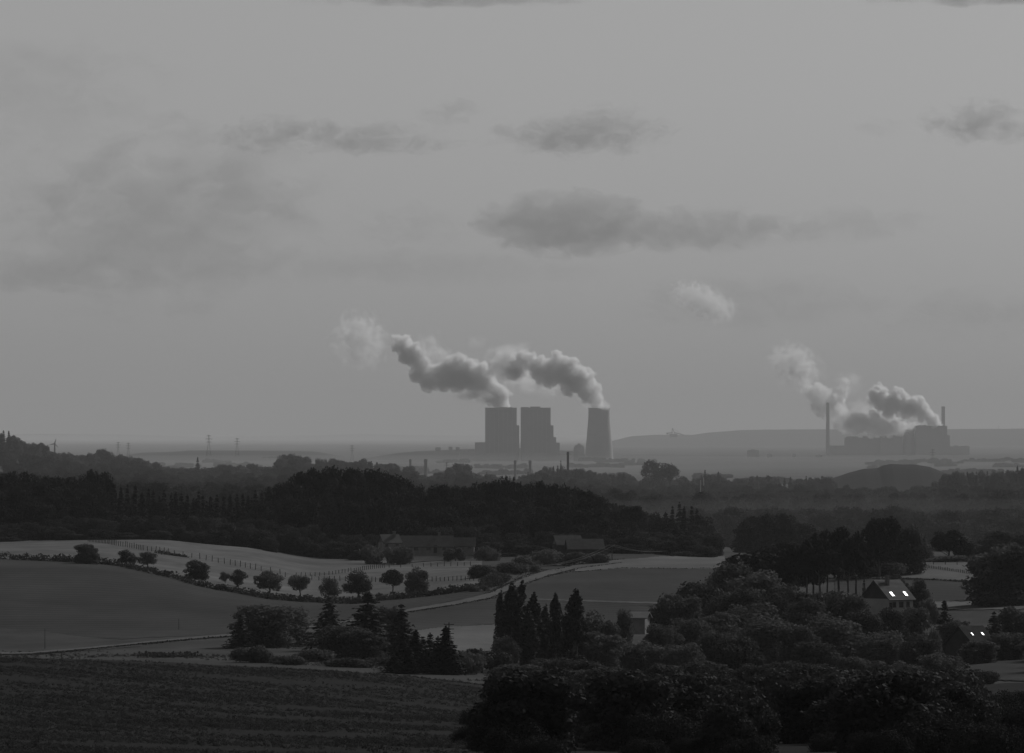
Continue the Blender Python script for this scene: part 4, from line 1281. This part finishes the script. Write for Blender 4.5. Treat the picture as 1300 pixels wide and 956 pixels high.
# small sheds and machinery on the low heap crest behind the first station
for px, t, b, w_, lab in [(556, 567, 572, 7, 'small cabin on the crest of the low heap'),
                          (572, 566, 571, 5, 'narrow hut on the low heap beside the cabin'), (581, 566.5, 571, 5, 'hut nearest the left boiler house on the low heap')]:
    d = 33700.0
    e = empty('hut', (X(px, d), d, zrow(b, d)))
    w2 = w_ / F * d / 2
    MB().box(-w2, w2, -6, 6, -6, zrow(t + 1, d) - zrow(b, d)).build('wall', M['cladding_low'], e)
    hh = zrow(t + 1, d) - zrow(b, d)
    MB().poly([(-w2 - 1, -7, hh), (w2 + 1, -7, hh), (w2 + 1, 0, hh + 2.5), (-w2 - 1, 0, hh + 2.5)]).poly([(-w2 - 1, 7, hh), (-w2 - 1, 0, hh + 2.5), (w2 + 1, 0, hh + 2.5), (w2 + 1, 7, hh)]).build('roof', M['cladding_low'], e)
    tag(e, lab, 'hut')

# ---------------------------------------------------------------- steam: billowing bodies of droplets
ICO = None
def ico():
    global ICO
    if ICO is None:
        import bmesh
        bm = bmesh.new(); bmesh.ops.create_icosphere(bm, subdivisions=2, radius=1.0)
        ICO = (np.array([v.co[:] for v in bm.verts]), np.array([[v.index for v in f.verts] for f in bm.faces])); bm.free()
    return ICO
def plume(blobs, d, label, m, seed, voxel=0.75, bill=11):
    rng = np.random.default_rng(seed)
    V0, F0 = ico()
    VV = []; FF = []; n0 = 0
    s = d / F
    def add(c, r):
        nonlocal n0
        VV.append(V0 * r + c); FF.append(F0 + n0); n0 += len(V0)
    c0 = np.array([(blobs[0][0] - 650) * s, d, zrow(blobs[0][1], d)])
    dep = 0.0
    for px, py, r in blobs:
        dep += rng.normal() * 4 * s
        c = np.array([(px - 650) * s, d + dep, zrow(py, d)]) - c0
        rs = r * s
        add(c, rs * 0.9)
        for dv in ball(rng, bill):
            q = rng.uniform(0.3, 0.55) * rs
            cc = c + dv * rs * rng.uniform(0.8, 1.08)
            add(cc, q)
            for dw in ball(rng, 6):
                if dw @ dv < -0.3: continue
                q2 = q * rng.uniform(0.3, 0.55)
                add(cc + dw * q * 0.92, q2)
    me0 = np_mesh('steam_raw', np.concatenate(VV), np.concatenate(FF), m)
    o = link('steam_plume', me0)
    md = o.modifiers.new('r', 'REMESH'); md.mode = 'VOXEL'; md.voxel_size = voxel * s
    for sc_, st in ((9, 4.0), (3.5, 2.2)):
        tx = bpy.data.textures.new('billow', 'CLOUDS'); tx.noise_scale = sc_ * s; tx.noise_depth = 2
        dm = o.modifiers.new('d', 'DISPLACE'); dm.texture = tx; dm.strength = st * s; dm.mid_level = 0.5; dm.texture_coords = 'GLOBAL'
    dg = bpy.context.evaluated_depsgraph_get()
    me = bpy.data.meshes.new_from_object(o.evaluated_get(dg))
    o.modifiers.clear(); o.data = me; bpy.data.meshes.remove(me0)
    me.name = 'steam_plume'
    o.location = c0
    return tag(o, label, 'steam plume')
STEAM = volume_mat('dense_steam', 0.075, 0.985, 0.6)
STEAM2 = volume_mat('thinning_steam', 0.04, 0.97, 0.6)
plume([(641, 514, 8), (634, 505, 12), (625, 496, 15), (614, 490, 16), (602, 480, 20), (592, 470, 13), (580, 480, 16), (577, 461, 12), (584, 455, 8), (566, 479, 16), (568, 470, 12),
       (554, 484, 14), (542, 482, 12), (534, 466, 15), (527, 455, 13), (519, 446, 14), (510, 437, 11), (505, 431, 8), (621, 478, 8)],
      32550, 'left dense steam plume drifting from behind the left boiler house', STEAM, 3)
plume([(761, 514, 7), (755, 506, 10), (748, 497, 13), (738, 488, 16), (742, 478, 10), (726, 480, 17), (714, 473, 17), (722, 463, 11), (708, 460, 12), (697, 474, 14), (700, 464, 10), (688, 474, 12), (681, 464, 12), (670, 458, 12), (660, 465, 13), (664, 452, 8)],
      32120, 'dense steam plume leaning left from the free-standing cooling tower', STEAM, 4)
plume([(652, 470, 13), (643, 464, 13), (634, 460, 11), (626, 466, 9), (648, 453, 9), (620, 474, 6), (640, 477, 8)],
      32180, 'thin steam fraying from the tail of the cooling tower plume', STEAM2, 5)
plume([(771, 516, 4), (765, 514.5, 4.5), (768, 511.5, 3)], 32060, 'small bright steam puff at the cooling tower rim', STEAM2, 6)
plume([(1189, 537, 6), (1181, 531, 9), (1172, 524, 11), (1160, 519, 13), (1163, 511, 8), (1148, 515, 13), (1135, 512, 14), (1142, 502, 8), (1122, 507, 12), (1112, 500, 9), (1117, 494, 7), (1108, 508, 7)],
      39950, 'dense steam plume with bright upper rim above the tall block of the second station', STEAM, 7)
plume([(1143, 549, 6), (1133, 544, 9), (1120, 542, 11), (1106, 540, 13), (1092, 536, 14), (1079, 536, 13), (1068, 530, 12)],
      39960, 'low steam bank over the middle block of the second station', STEAM2, 8)
plume([(1062, 524, 11), (1052, 515, 13), (1042, 507, 14), (1033, 500, 12), (1026, 494, 8), (1066, 508, 9), (1070, 495, 7), (1072, 484, 6)],
      40200, 'ragged steam cloud behind the slender chimney', STEAM2, 9)
plume([(1157, 543, 7), (1148, 541, 7), (1139, 536, 7), (1162, 540, 5), (1130, 528, 6)], 40010, 'bright steam puff over the small cooling tower', STEAM2, 10)

def wisp(name, cx, cy, wpx, hpx, d, depth, density, sc, edge, label, cat, grey, aniso, lo, hi, tilt=0.0):
    import bmesh
    V0, F0 = ico()
    o = link(name, np_mesh(name, V0 * 1.03, F0, volume_mat(name + '_air', density, grey, aniso, (sc, lo, hi, edge))))
    s = d / F
    o.location = ((cx - 650) * s, d, zrow(cy, d))
    o.scale = (wpx / 2 * s, depth / 2, hpx / 2 * s)
    o.rotation_euler = (0, R(tilt), 0)
    return tag(o, label, cat)
# wisps of old steam
def steam_wisp(cx, cy, w, h, d, dens, sc, label, tilt=0, grey=0.98, aniso=0.5, edge=0.24, lo=0.37, hi=0.60):
    return wisp('steam_wisp', cx, cy, w, h, d, 0.7 * w / F * d, dens, sc, edge, label, 'steam wisp', grey, aniso, lo, hi, tilt)
steam_wisp(458, 432, 96, 90, 32600, 0.036, 0.032, 'loose pale steam wisp left of the dense left plume', 30)
steam_wisp(541, 443, 46, 66, 32700, 0.030, 0.026, 'thin steam veil on the upper side of the left plume', 40)
steam_wisp(606, 502, 70, 36, 32500, 0.012, 0.022, 'faint steam haze hanging left of the left boiler house top', grey=0.95)
steam_wisp(662, 486, 76, 34, 32200, 0.030, 0.026, 'pale shreds under the trailing steam between the two plumes', 10)
steam_wisp(604, 434, 34, 26, 32400, 0.030, 0.026, 'small detached dark steam scrap above the left plume', grey=0.9, aniso=0.3)
steam_wisp(648, 446, 90, 30, 32300, 0.022, 0.022, 'ragged top of the trailing steam right of the dark scrap', -8, grey=0.95)
steam_wisp(895, 384, 112, 54, 40500, 0.040, 0.034, 'highest ragged steam scrap drifting off the second station', 22)
steam_wisp(1010, 464, 92, 70, 40400, 0.042, 0.030, 'loose pale steam scrap left of the slender chimney top', 25)
steam_wisp(1078, 486, 48, 46, 40400, 0.014, 0.020, 'faint steam wisp rising right of the slender chimney', grey=0.95)

steam_wisp(690, 490, 60, 36, 32150, 0.030, 0.034, 'pale tatters hanging under the cooling tower plume', 15)
steam_wisp(560, 452, 60, 34, 32560, 0.026, 0.034, 'pale tatters above the bend of the left plume', 25)
steam_wisp(742, 512, 46, 30, 32150, 0.016, 0.030, 'faint steam veil left of the cooling tower mouth', 0, grey=0.95)
steam_wisp(1100, 524, 70, 40, 40100, 0.022, 0.028, 'thin steam between the slender chimney and the dense plume', 10, grey=0.95)

# ---------------------------------------------------------------- clouds, well above the haze
def cloud(cx, cy, w, h, d, dens, sc, label, edge=0.28, grey=0.6, lo=0.31, hi=0.54, depth=None, tilt=0):
    return wisp('cloud', cx, cy, w, h, d, depth or 0.35 * w / F * d, dens, sc, edge, label, 'cloud', grey, 0.2, lo, hi, tilt)
cloud(350, 170, 200, 60, 45000, 0.0050, 0.0075, 'dark ragged cloud with a pointed left end, leftmost of the upper row', tilt=-4)
cloud(475, 176, 260, 56, 45500, 0.0042, 0.0070, 'long dark cloud between the pointed cloud and the lumpy one')
cloud(575, 142, 130, 50, 46000, 0.0026, 0.0085, 'faint shredded cloud above the gap of the upper row', tilt=-12)
cloud(735, 172, 290, 74, 45500, 0.0044, 0.0070, 'dark lumpy cloud right of the middle of the upper row')
cloud(775, 150, 150, 60, 46500, 0.0020, 0.0080, 'pale puffy top on the dark lumpy cloud', grey=0.75)
cloud(1250, 156, 230, 72, 44000, 0.0046, 0.0072, 'dark cloud cut by the right picture edge')
cloud(720, 284, 260, 96, 62000, 0.0032, 0.0044, 'broad humped grey cloud over the middle of the sky', lo=0.22, hi=0.4)
cloud(880, 292, 440, 70, 63000, 0.0022, 0.0042, 'long flat grey cloud trailing right from the humped cloud')
cloud(1080, 284, 260, 60, 63500, 0.0010, 0.0045, 'faint right end of the long flat grey cloud')
cloud(205, 280, 520, 300, 66000, 0.0012, 0.0028, 'large soft mottled cloud bank on the left of the sky', edge=0.25)
cloud(330, 250, 190, 110, 65500, 0.0012, 0.0050, 'shredded right flank of the large left cloud bank', tilt=30)
cloud(520, 290, 190, 80, 65000, 0.0010, 0.0048, 'very faint cloud left of the humped cloud')
cloud(50, 345, 420, 70, 68000, 0.0018, 0.0040, 'flat soft cloud streak at the left picture edge')
cloud(40, 110, 420, 170, 52000, 0.0007, 0.0032, 'pale veil in the upper left corner of the sky', edge=0.25)
cloud(560, -2, 460, 28, 36000, 0.0050, 0.0070, 'thin dark cloud edge along the top of the picture')
cloud(1250, -3, 360, 26, 36500, 0.0050, 0.0070, 'thin dark cloud edge in the top right corner')
cloud(1110, 162, 100, 32, 45000, 0.0018, 0.0085, 'tiny faint cloud left of the right edge cloud')
cloud(960, 385, 420, 90, 76000, 0.0008, 0.0030, 'broad faint cloud veil above the second power station', edge=0.25)
cloud(1230, 400, 300, 90, 77000, 0.0008, 0.0032, 'faint cloud veil low at the right picture edge', edge=0.25)
cloud(520, 340, 600, 60, 74000, 0.0005, 0.0032, 'faint level cloud streak over the first power station', edge=0.25)

# ---------------------------------------------------------------- houses
def gable_house(base, yaw, L, Wd, wall_h, pitch, label, walls='render', roofm='roof', cat='house', name='house', windows=(), skylights=(), chimney=None, gable='timber', door=None):
    """ridge along local x; the slope towards local -y faces the camera side"""
    e = empty(name, base, yaw)
    rh = Wd / 2 * math.tan(R(pitch))
    wm = MB().box(-L / 2, L / 2, -Wd / 2, Wd / 2, -1.5, wall_h)
    wm.build('wall', M[walls], e)
    for s_ in (-1, 1):
        g = MB()
        x0 = s_ * (L / 2 - 0.02)
        th = 0.25
        a = [(x0 - th * (s_ > 0), -Wd / 2, wall_h + 0.003), (x0 - th * (s_ > 0), Wd / 2, wall_h + 0.003), (x0 - th * (s_ > 0), 0, wall_h + rh)]
        b = [(p[0] + th, p[1], p[2]) for p in a]
        g.poly(a[::-1]).poly(b)
        for i in range(3):
            g.poly([a[i], a[(i + 1) % 3], b[(i + 1) % 3], b[i]])
        g.build('gable', M[gable], e)
    ov = 0.55
    for s_ in (-1, 1):
        r = MB()
        y1 = s_ * (Wd / 2 + ov); z1 = wall_h - ov * math.tan(R(pitch)) + 0.05
        pts = [(-L / 2 - ov, 0, wall_h + rh + 0.05), (L / 2 + ov, 0, wall_h + rh + 0.05), (L / 2 + ov, y1, z1), (-L / 2 - ov, y1, z1)]
        top = [(p[0], p[1], p[2] + 0.22) for p in pts]
        r.poly(top if s_ < 0 else top[::-1]); r.poly(pts)
        for i in range(4):
            r.poly([pts[i], pts[(i + 1) % 4], top[(i + 1) % 4], top[i]])
        ro = r.build('roof', M[roofm], e)
        # courses of tiles as low steps on the slope
        if name == 'house' and L < 14:
            c = MB()
            n = 16
            for k in range(1, n):
                f = k / n
                y = y1 * f; z = (wall_h + rh + 0.27) * (1 - f) + (z1 + 0.22) * f
                c.box(-L / 2 - ov, L / 2 + ov, y - 0.05, y + 0.05, z - 0.03, z + 0.035)
            co = c.build('tile_course', M[roofm], ro)
        if s_ < 0:
            for (x, f, w_, l_) in skylights:
                tl = Matrix.Translation((x, y1 * f, (wall_h + rh + 0.27) * (1 - f) + (z1 + 0.22) * f)) @ Matrix.Rotation(R(pitch), 4, 'X')
                fr = MB().box(-w_ / 2 - 0.1, w_ / 2 + 0.1, -l_ / 2 - 0.1, l_ / 2 + 0.1, -0.05, 0.10).build('skylight', M['metal'], ro)
                fr.matrix_local = tl
                gl = MB().box(-w_ / 2, w_ / 2, -l_ / 2, l_ / 2, 0.101, 0.125).build('skylight_glass', M['glass'], ro)
                gl.matrix_local = tl
    if chimney:
        x, y = chimney
        zc = wall_h + rh * (1 - abs(y) / (Wd / 2))
        ch = MB().box(x - 0.4, x + 0.4, y - 0.4, y + 0.4, zc - 0.6, wall_h + rh + 1.1)
        ch.box(x - 0.5, x + 0.5, y - 0.5, y + 0.5, wall_h + rh + 1.102, wall_h + rh + 1.3)
        ch.build('chimney', M['brick'], e)
    for (x, z, w_, h_) in windows:
        f = MB().box(x - w_ / 2 - 0.08, x + w_ / 2 + 0.08, -Wd / 2 - 0.06, -Wd / 2 - 0.003, z - 0.08, z + h_ + 0.08).build('window', M['render'], e)
        MB().box(x - w_ / 2, x + w_ / 2, -Wd / 2 - 0.09, -Wd / 2 - 0.062, z, z + h_).build('pane', M['glass'], f)
    if door:
        MB().box(door - 0.55, door + 0.55, -Wd / 2 - 0.08, -Wd / 2 - 0.004, -0.5, 2.1).build('door', M['timber'], e)
    return tag(e, label, cat)

# house with two glinting skylights on the right
d = 1880.0
rz_ = zrow(737.5, d)
g = at(1117, d)
pitch = 44; Wd = 8.6
rh = Wd / 2 * math.tan(R(pitch))
wall_h = 3.0
gable_house(Vector(((1126 - 650) / F * d, d, rz_ - rh - wall_h)), R(49), 9.2, Wd, wall_h, pitch,
            'house with steep grey roof, two bright skylights and a dark gable among trees', walls='white_wall',
            windows=[(-2.6, 0.9, 1.2, 1.3), (0.0, 0.9, 1.6, 1.3), (2.6, 0.9, 1.2, 1.3)], skylights=[(-2.6, 0.72, 0.9, 1.3), (2.6, 0.72, 0.9, 1.3)], chimney=(-1.2, -1.0), door=-4.0)
# half hidden house with glints
d = 1650.0
gable_house(Vector(((1232 - 650) / F * d, d, zrow(796, d) - 6.0)), R(47), 7.0, 7.4, 2.6, 43, 'mostly hidden house showing two small bright skylights between trees', walls='timber', roofm='timber',
            skylights=[(-1.8, 0.45, 0.4, 0.7), (1.6, 0.45, 0.5, 0.75)])
# small white building beside the poplars
d = 1640.0
gable_house(Vector(((809 - 650) / F * d, d, zrow(797, d) + 0.2)), R(-12), 4.2, 5.0, 1.9, 22, 'small white building with a pale roof edge behind the broad trees', roofm='roof_pale', gable='render', name='white_building', cat='building',
            windows=[(-1.2, 0.8, 0.6, 0.6)])
# long farmhouse at the wood
d = 2530.0
z0 = zrow(700, d)
gable_house(Vector(((542 - 650) / F * d, d, z0)), R(2), 16.0, 8.0, 1.7, 38, 'long low farmhouse with big dark roof and white wall under the black wood', name='farmhouse',
            windows=[(-6.4, 0.4, 1.3, 1.0), (-3.6, 0.4, 1.3, 1.0), (0.4, 0.4, 1.3, 1.0), (5.4, 0.4, 1.0, 1.0)], door=2.6, chimney=(4.0, 0.6))
gable_house(Vector(((590 - 650) / F * d, d + 6, z0 + 0.2)), R(-1), 6.0, 6.0, 1.6, 38, 'short white walled annex right of the long farmhouse', name='farm_annex', cat='building',
            windows=[(-1.6, 0.5, 1.1, 1.0), (1.6, 0.5, 1.1, 1.0)])
gable_house(Vector(((495 - 650) / F * d, d - 10, zrow(698, d))), R(24), 5.6, 5.0, 2.6, 42, 'small house with patchy light gable left of the long farmhouse', name='farm_cottage', cat='house', gable='brick',
            windows=[(-2.0, 1.0, 1.0, 1.0), (1.6, 1.0, 1.0, 1.0)], chimney=(1.5, -0.5))
gable_house(Vector(((742 - 650) / F * 2500, 2500, zrow(704, 2500))), R(8), 11.0, 7.0, 2.0, 38, 'farm building with grey roofs beside the light pole', name='barn', cat='barn', walls='timber')
gable_house(Vector(((720 - 650) / F * 2520, 2520, zrow(701, 2520))), R(16), 8.0, 6.0, 2.6, 40, 'narrow barn with grey gable left of the farm building', name='barn', cat='barn', walls='timber', gable='brick')
# pale poly sheds by the pale field
gable_house(Vector(((1127 - 650) / F * 2330, 2330, zrow(711, 2330))), R(3), 9.5, 3.0, 1.2, 20, 'long low pale shed at the far edge of the stubble field', walls='render', roofm='roof_pale', gable='render', name='shed', cat='shed')

# ---------------------------------------------------------------- poles and overhead wires
def pole(px, top, d, label, arms=1, thick=1.0):
    g = at(px, d); H = zrow(top, d) - g.z
    e = empty('utility_pole', g)
    MB().tube([(0, 0, -1), (0, 0, H)], [0.17 * thick, 0.11 * thick], 7).build('shaft', M['post'], e)
    for k in range(arms):
        MB().box(-1.0, 1.0, -0.06, 0.06, H - 0.5 - 0.9 * k, H - 0.36 - 0.9 * k).build('crossarm', M['post'], e)
    for sx in (-0.85, 0.0, 0.85) if arms else ():
        MB().lathe([(0.05, H - 0.36), (0.07, H - 0.25), (0.03, H - 0.12)], 6, cx=sx).build('insulator', M['render'], e)
    tag(e, label, 'utility pole', 'utility poles')
    return Vector((g.x, g.y, g.z + H - 0.15))
pa = pole(570, 790, 1560, 'wire pole with several crossarms beside the tallest black conifer', 4)
pb = pole(649, 716, 2260, 'thin wire pole in the bushes above the track bend')
pcn = pole(777, 691, 2470, 'light wire pole beside the grey farm roofs')
pd_ = pole(883, 688, 2640, 'wire pole at the edge of the black wood')
pole(227, 786, 1790, 'thin pole on the smooth meadow, right of two', 0, 0.45)
pole(57, 798, 1650, 'thin pole at the left end of the narrow grassy field', 0, 0.45)
for a, b, lab in [(pb, pcn, 'overhead wire sagging in front of the farm roofs'), (pcn, pd_, 'overhead wire climbing to the wood edge')]:
    mb = MB()
    e = empty('overhead_wire', a)
    for k, sx in enumerate((-0.85, 0.85)):
        pts = []
        for i in range(13):
            t = i / 12
            p = a.lerp(b, t) - a; p.x += sx; p.z -= 4 * t * (1 - t) * 2.6
            pts.append(p)
        MB().tube(pts, 0.045, 4).build('wire', M['wire'], e)
    tag(e, lab, 'wire')

# ---------------------------------------------------------------- crop tufts on the near slope
def scatter(name, label, cat, src, pts, scl):
    me = bpy.data.meshes.new(name); me.from_pydata(pts, [], [])
    a_ = me.attributes.new('size', 'FLOAT', 'POINT'); a_.data.foreach_set('value', np.array(scl, np.float32))
    o = stuff(link(name, me), label, cat)
    g2 = ng.copy(); g2.name = name + '_nodes'
    for n_ in g2.nodes:
        if n_.bl_idname == 'GeometryNodeObjectInfo': n_.inputs['Object'].default_value = src
    o.modifiers.new('scatter', 'NODES').node_group = g2
rt = np.random.default_rng(77)
P_ = rt.normal(size=(26, 3)) * np.array([0.28, 0.28, 0.16]) + np.array([0, 0, 0.2])
V_, Q_ = quads(P_, rt.normal(size=(26, 3)) + np.array([0, -0.4, 0.3]), 0.22, rt)
tuft = link('grass_tuft', np_mesh('grass_tuft', V_, Q_, mat('crop_leaves', 0.042, 0.075, 0.15, obj_var=0.5, transl=0.2)))
tuft.location = at(20, 1100); tuft['kind'] = 'stuff'; tuft['label'] = 'tuft of rough grass on the brow of the near slope'
pts = []; scl = []
N_ = 60000
pxs = rt.uniform(-60, 700, N_); ds = 545 + 600 * rt.random(N_)
xs = (pxs - 650) / F * ds; zs = ground_z(xs, ds)
den = 0.5 + 0.28 * np.sin(xs / 9 + np.sin(ds / 31) * 1.6) + 0.3 * np.sin(ds / 14 + xs / 23 + 1.0) + 0.2 * np.sin(xs / 3.1 + ds / 7.3)
row_ = np.sin((xs * 0.5 + ds * 0.12) * 2.0) > -0.8
ok = (rt.random(N_) < den) & row_
scatter('grass', 'rough crop growing in patches and rows on the near slope', 'grass', tuft,
        [(float(a), float(b), float(c)) for a, b, c in zip(xs[ok], ds[ok], zs[ok])], rt.uniform(0.2, 0.6, int(ok.sum())))
# weeds in the meadow strip above the brow and along the pasture
N_ = 9000
pxs = rt.uniform(-60, 640, N_); ds = rt.uniform(1380, 1640, N_)
xs = (pxs - 650) / F * ds; zs = ground_z(xs, ds)
ok = rt.random(N_) < 0.1 + 0.4 * np.sin(xs / 13 + ds / 19) + 0.25 * np.sin(xs / 4.3 - ds / 9)
scatter('grass', 'tall weeds in the grassy hollow behind the near slope', 'grass', tuft,
        [(float(a), float(b), float(c)) for a, b, c in zip(xs[ok], ds[ok], zs[ok])], rt.uniform(0.3, 0.9, int(ok.sum())))

# ---------------------------------------------------------------- mist lying in the hollows, thin lens-shaped bodies of air
def mist(cx, d, zc, hx, hy, hz2, dens, label):
    V0, F0 = ico()
    import bmesh
    bm = bmesh.new(); bmesh.ops.create_icosphere(bm, subdivisions=4, radius=1.0)
    V = np.array([v.co[:] for v in bm.verts]); Fc = np.array([[v.index for v in f.verts] for f in bm.faces]); bm.free()
    o = link('mist', np_mesh('mist', V, Fc, volume_mat('mist_air', dens, 0.95, 0.0)))
    o.location = ((cx - 650) / F * d, d, zc); o.scale = (hx, hy, hz2)
    return stuff(o, label, 'mist')
mist(1120, 3000, zrow(674, 3000), 230, 330, 15, 0.7e-4, 'pale mist lying in the wooded hollow below the spoil heap')
mist(1090, 3900, zrow(668, 3900), 260, 420, 14, 0.9e-4, 'second pale mist bank deeper in the wooded hollow below the spoil heap')
mist(400, 23000, zrow(590, 23000), 2600, 5000, 26, 1.6e-5, 'pale mist over the plain at the foot of the first power station')

# rough grass along the track
def verge(line, label, seed, n=1500, dlo=1450, dhi=2550):
    rng = np.random.default_rng(seed)
    pts = [hit(a, b, dlo, dhi) for a, b in line]
    t = rng.random(n) * (len(pts) - 1)
    x = np.interp(t, range(len(pts)), [p.x for p in pts]) + rng.normal(size=n) * 0.5
    y = np.interp(t, range(len(pts)), [p.y for p in pts]) + rng.normal(size=n) * 0.8
    z = ground_z(x, y) + rng.random(n) * 0.3
    V, Q = quads(np.stack([x, y, z], 1), rng.normal(size=(n, 3)) + np.array([0, 0, 0.6]), 0.3, rng)
    o = link('grass_verge', np_mesh('grass_verge', V, Q, M['verge']))
    return stuff(o, label, 'grass')
verge([(40, 832), (120, 825), (200, 817), (290, 809)], 'rough grass on the near edge of the lower dirt track', 1)
verge([(520, 777.5), (580, 769), (622, 761), (650, 750), (690, 734), (735, 722), (790, 715)], 'rough grass on the inner edge of the curved dirt track', 2)
verge([(620, 754), (650, 740.5), (690, 725.5), (735, 716.5), (790, 710.5)], 'rough grass on the outer edge of the curved dirt track', 3)
verge([(680, 722.5), (730, 727), (790, 721.5), (860, 722.5), (920, 723)], 'weedy strip between the tilled field and the stubble', 4, 500, 1900, 2600)

# ---------------------------------------------------------------- labels that single out each tree of the woods
ORD = ['first', 'second', 'third', 'fourth', 'fifth', 'sixth', 'seventh', 'eighth', 'ninth', 'tenth', 'eleventh', 'twelfth']
def relabel(group, what, marks, where, split=None):
    """name each by its place right of the spot straight above or below a landmark"""
    objs = [o for o in S.objects if o.get('group') == group]
    objs.sort(key=lambda o: o.location.x / o.location.y)
    seen = {}
    for o in objs:
        px = 650 + o.location.x / o.location.y * F
        lm = [m for m in marks if m[0] <= px] or [marks[0]]
        rank = split(o) if split else ''
        key = (lm[-1][1], rank)
        k = seen.get(key, 0); seen[key] = k + 1
        o['label'] = f"{ORD[min(k, 11)]} {rank + ' ' if rank else ''}{what} rightwards from {where} {lm[-1][1]}"
LM = [(-200, 'the picture edge'), (32, 'the far turbine'), (108, 'the top pasture tree'), (174, 'the pair of equal fruit trees'), (249, 'the lone round fruit tree'),
      (301, 'the tiny sapling'), (342, 'the bare-stemmed fruit tree'), (400, 'the smallest round fruit tree'), (455, 'the tallest pasture tree'), (495, 'the small farm house'),
      (542, 'the long farmhouse'), (590, 'the farmhouse annex'), (636, 'the slim poplar'), (680, 'the poplars'), (731, 'the last tall poplar'), (777, 'the light pole'),
      (820, 'the white building'), (870, 'the grove point'), (950, 'the thin spruces'), (1010, 'the left pine'), (1066, 'the highest pine'), (1126, 'the skylight house'),
      (1199, 'the egg-shaped conifer'), (1262, 'the dark edge conifer')]
rank3 = lambda o: 'upper-rank' if o.location.y > 2755 else 'middle-rank' if o.location.y > 2690 else 'lowest-rank'
relabel('dark ridge skyline trees', 'dark ridge skyline tree', LM, 'straight above')
relabel('dark skyline conifers', 'dark skyline conifer', LM, 'straight above')
relabel('dark slope broadleaf trees', 'dark slope tree', LM, 'above', rank3)
relabel('dark slope conifers', 'dark slope conifer', LM, 'above', rank3)
LM2 = LM[:1] + [(30, 'the left hill top'), (69, 'the far turbine'), (105, 'the notch right of the turbine'), (150, 'the pylon pair'), (200, 'the slope end'), (251, 'the conifer spire'), (301, 'the hazy pylon'),
       (352, 'the big round skyline clump'), (398, 'the first skyline gap'), (421, 'the second skyline gap'), (447, 'the centre pylon'), (490, 'the broad ridge dome'), (521, 'the thin stack'), (541, 'the thick stack'), (567, 'the dark pylon'),
       (603, 'the annex foot'), (636, 'the left boiler house'), (680, 'the right boiler house'), (721, 'the dark stack'), (760, 'the cooling tower'), (800, 'the tower base'), (838, 'the airy tree'), (889, 'the pale masts'),
       (930, 'the plain gap'), (956, 'the square building'), (1008, 'the small shed'), (1051, 'the slender chimney'), (1195, 'the short chimney'), (1235, 'the station wing'), (1268, 'the tiny pylon')]
relabel('second skyline trees', 'hazy second-skyline tree', LM2, 'below')
relabel('second skyline conifers', 'hazy second-skyline conifer', LM2, 'below')

mist(560, 130000, -100, 14000, 58000, 80, 1.4e-5, 'far haze bank swallowing the edge of the plain')
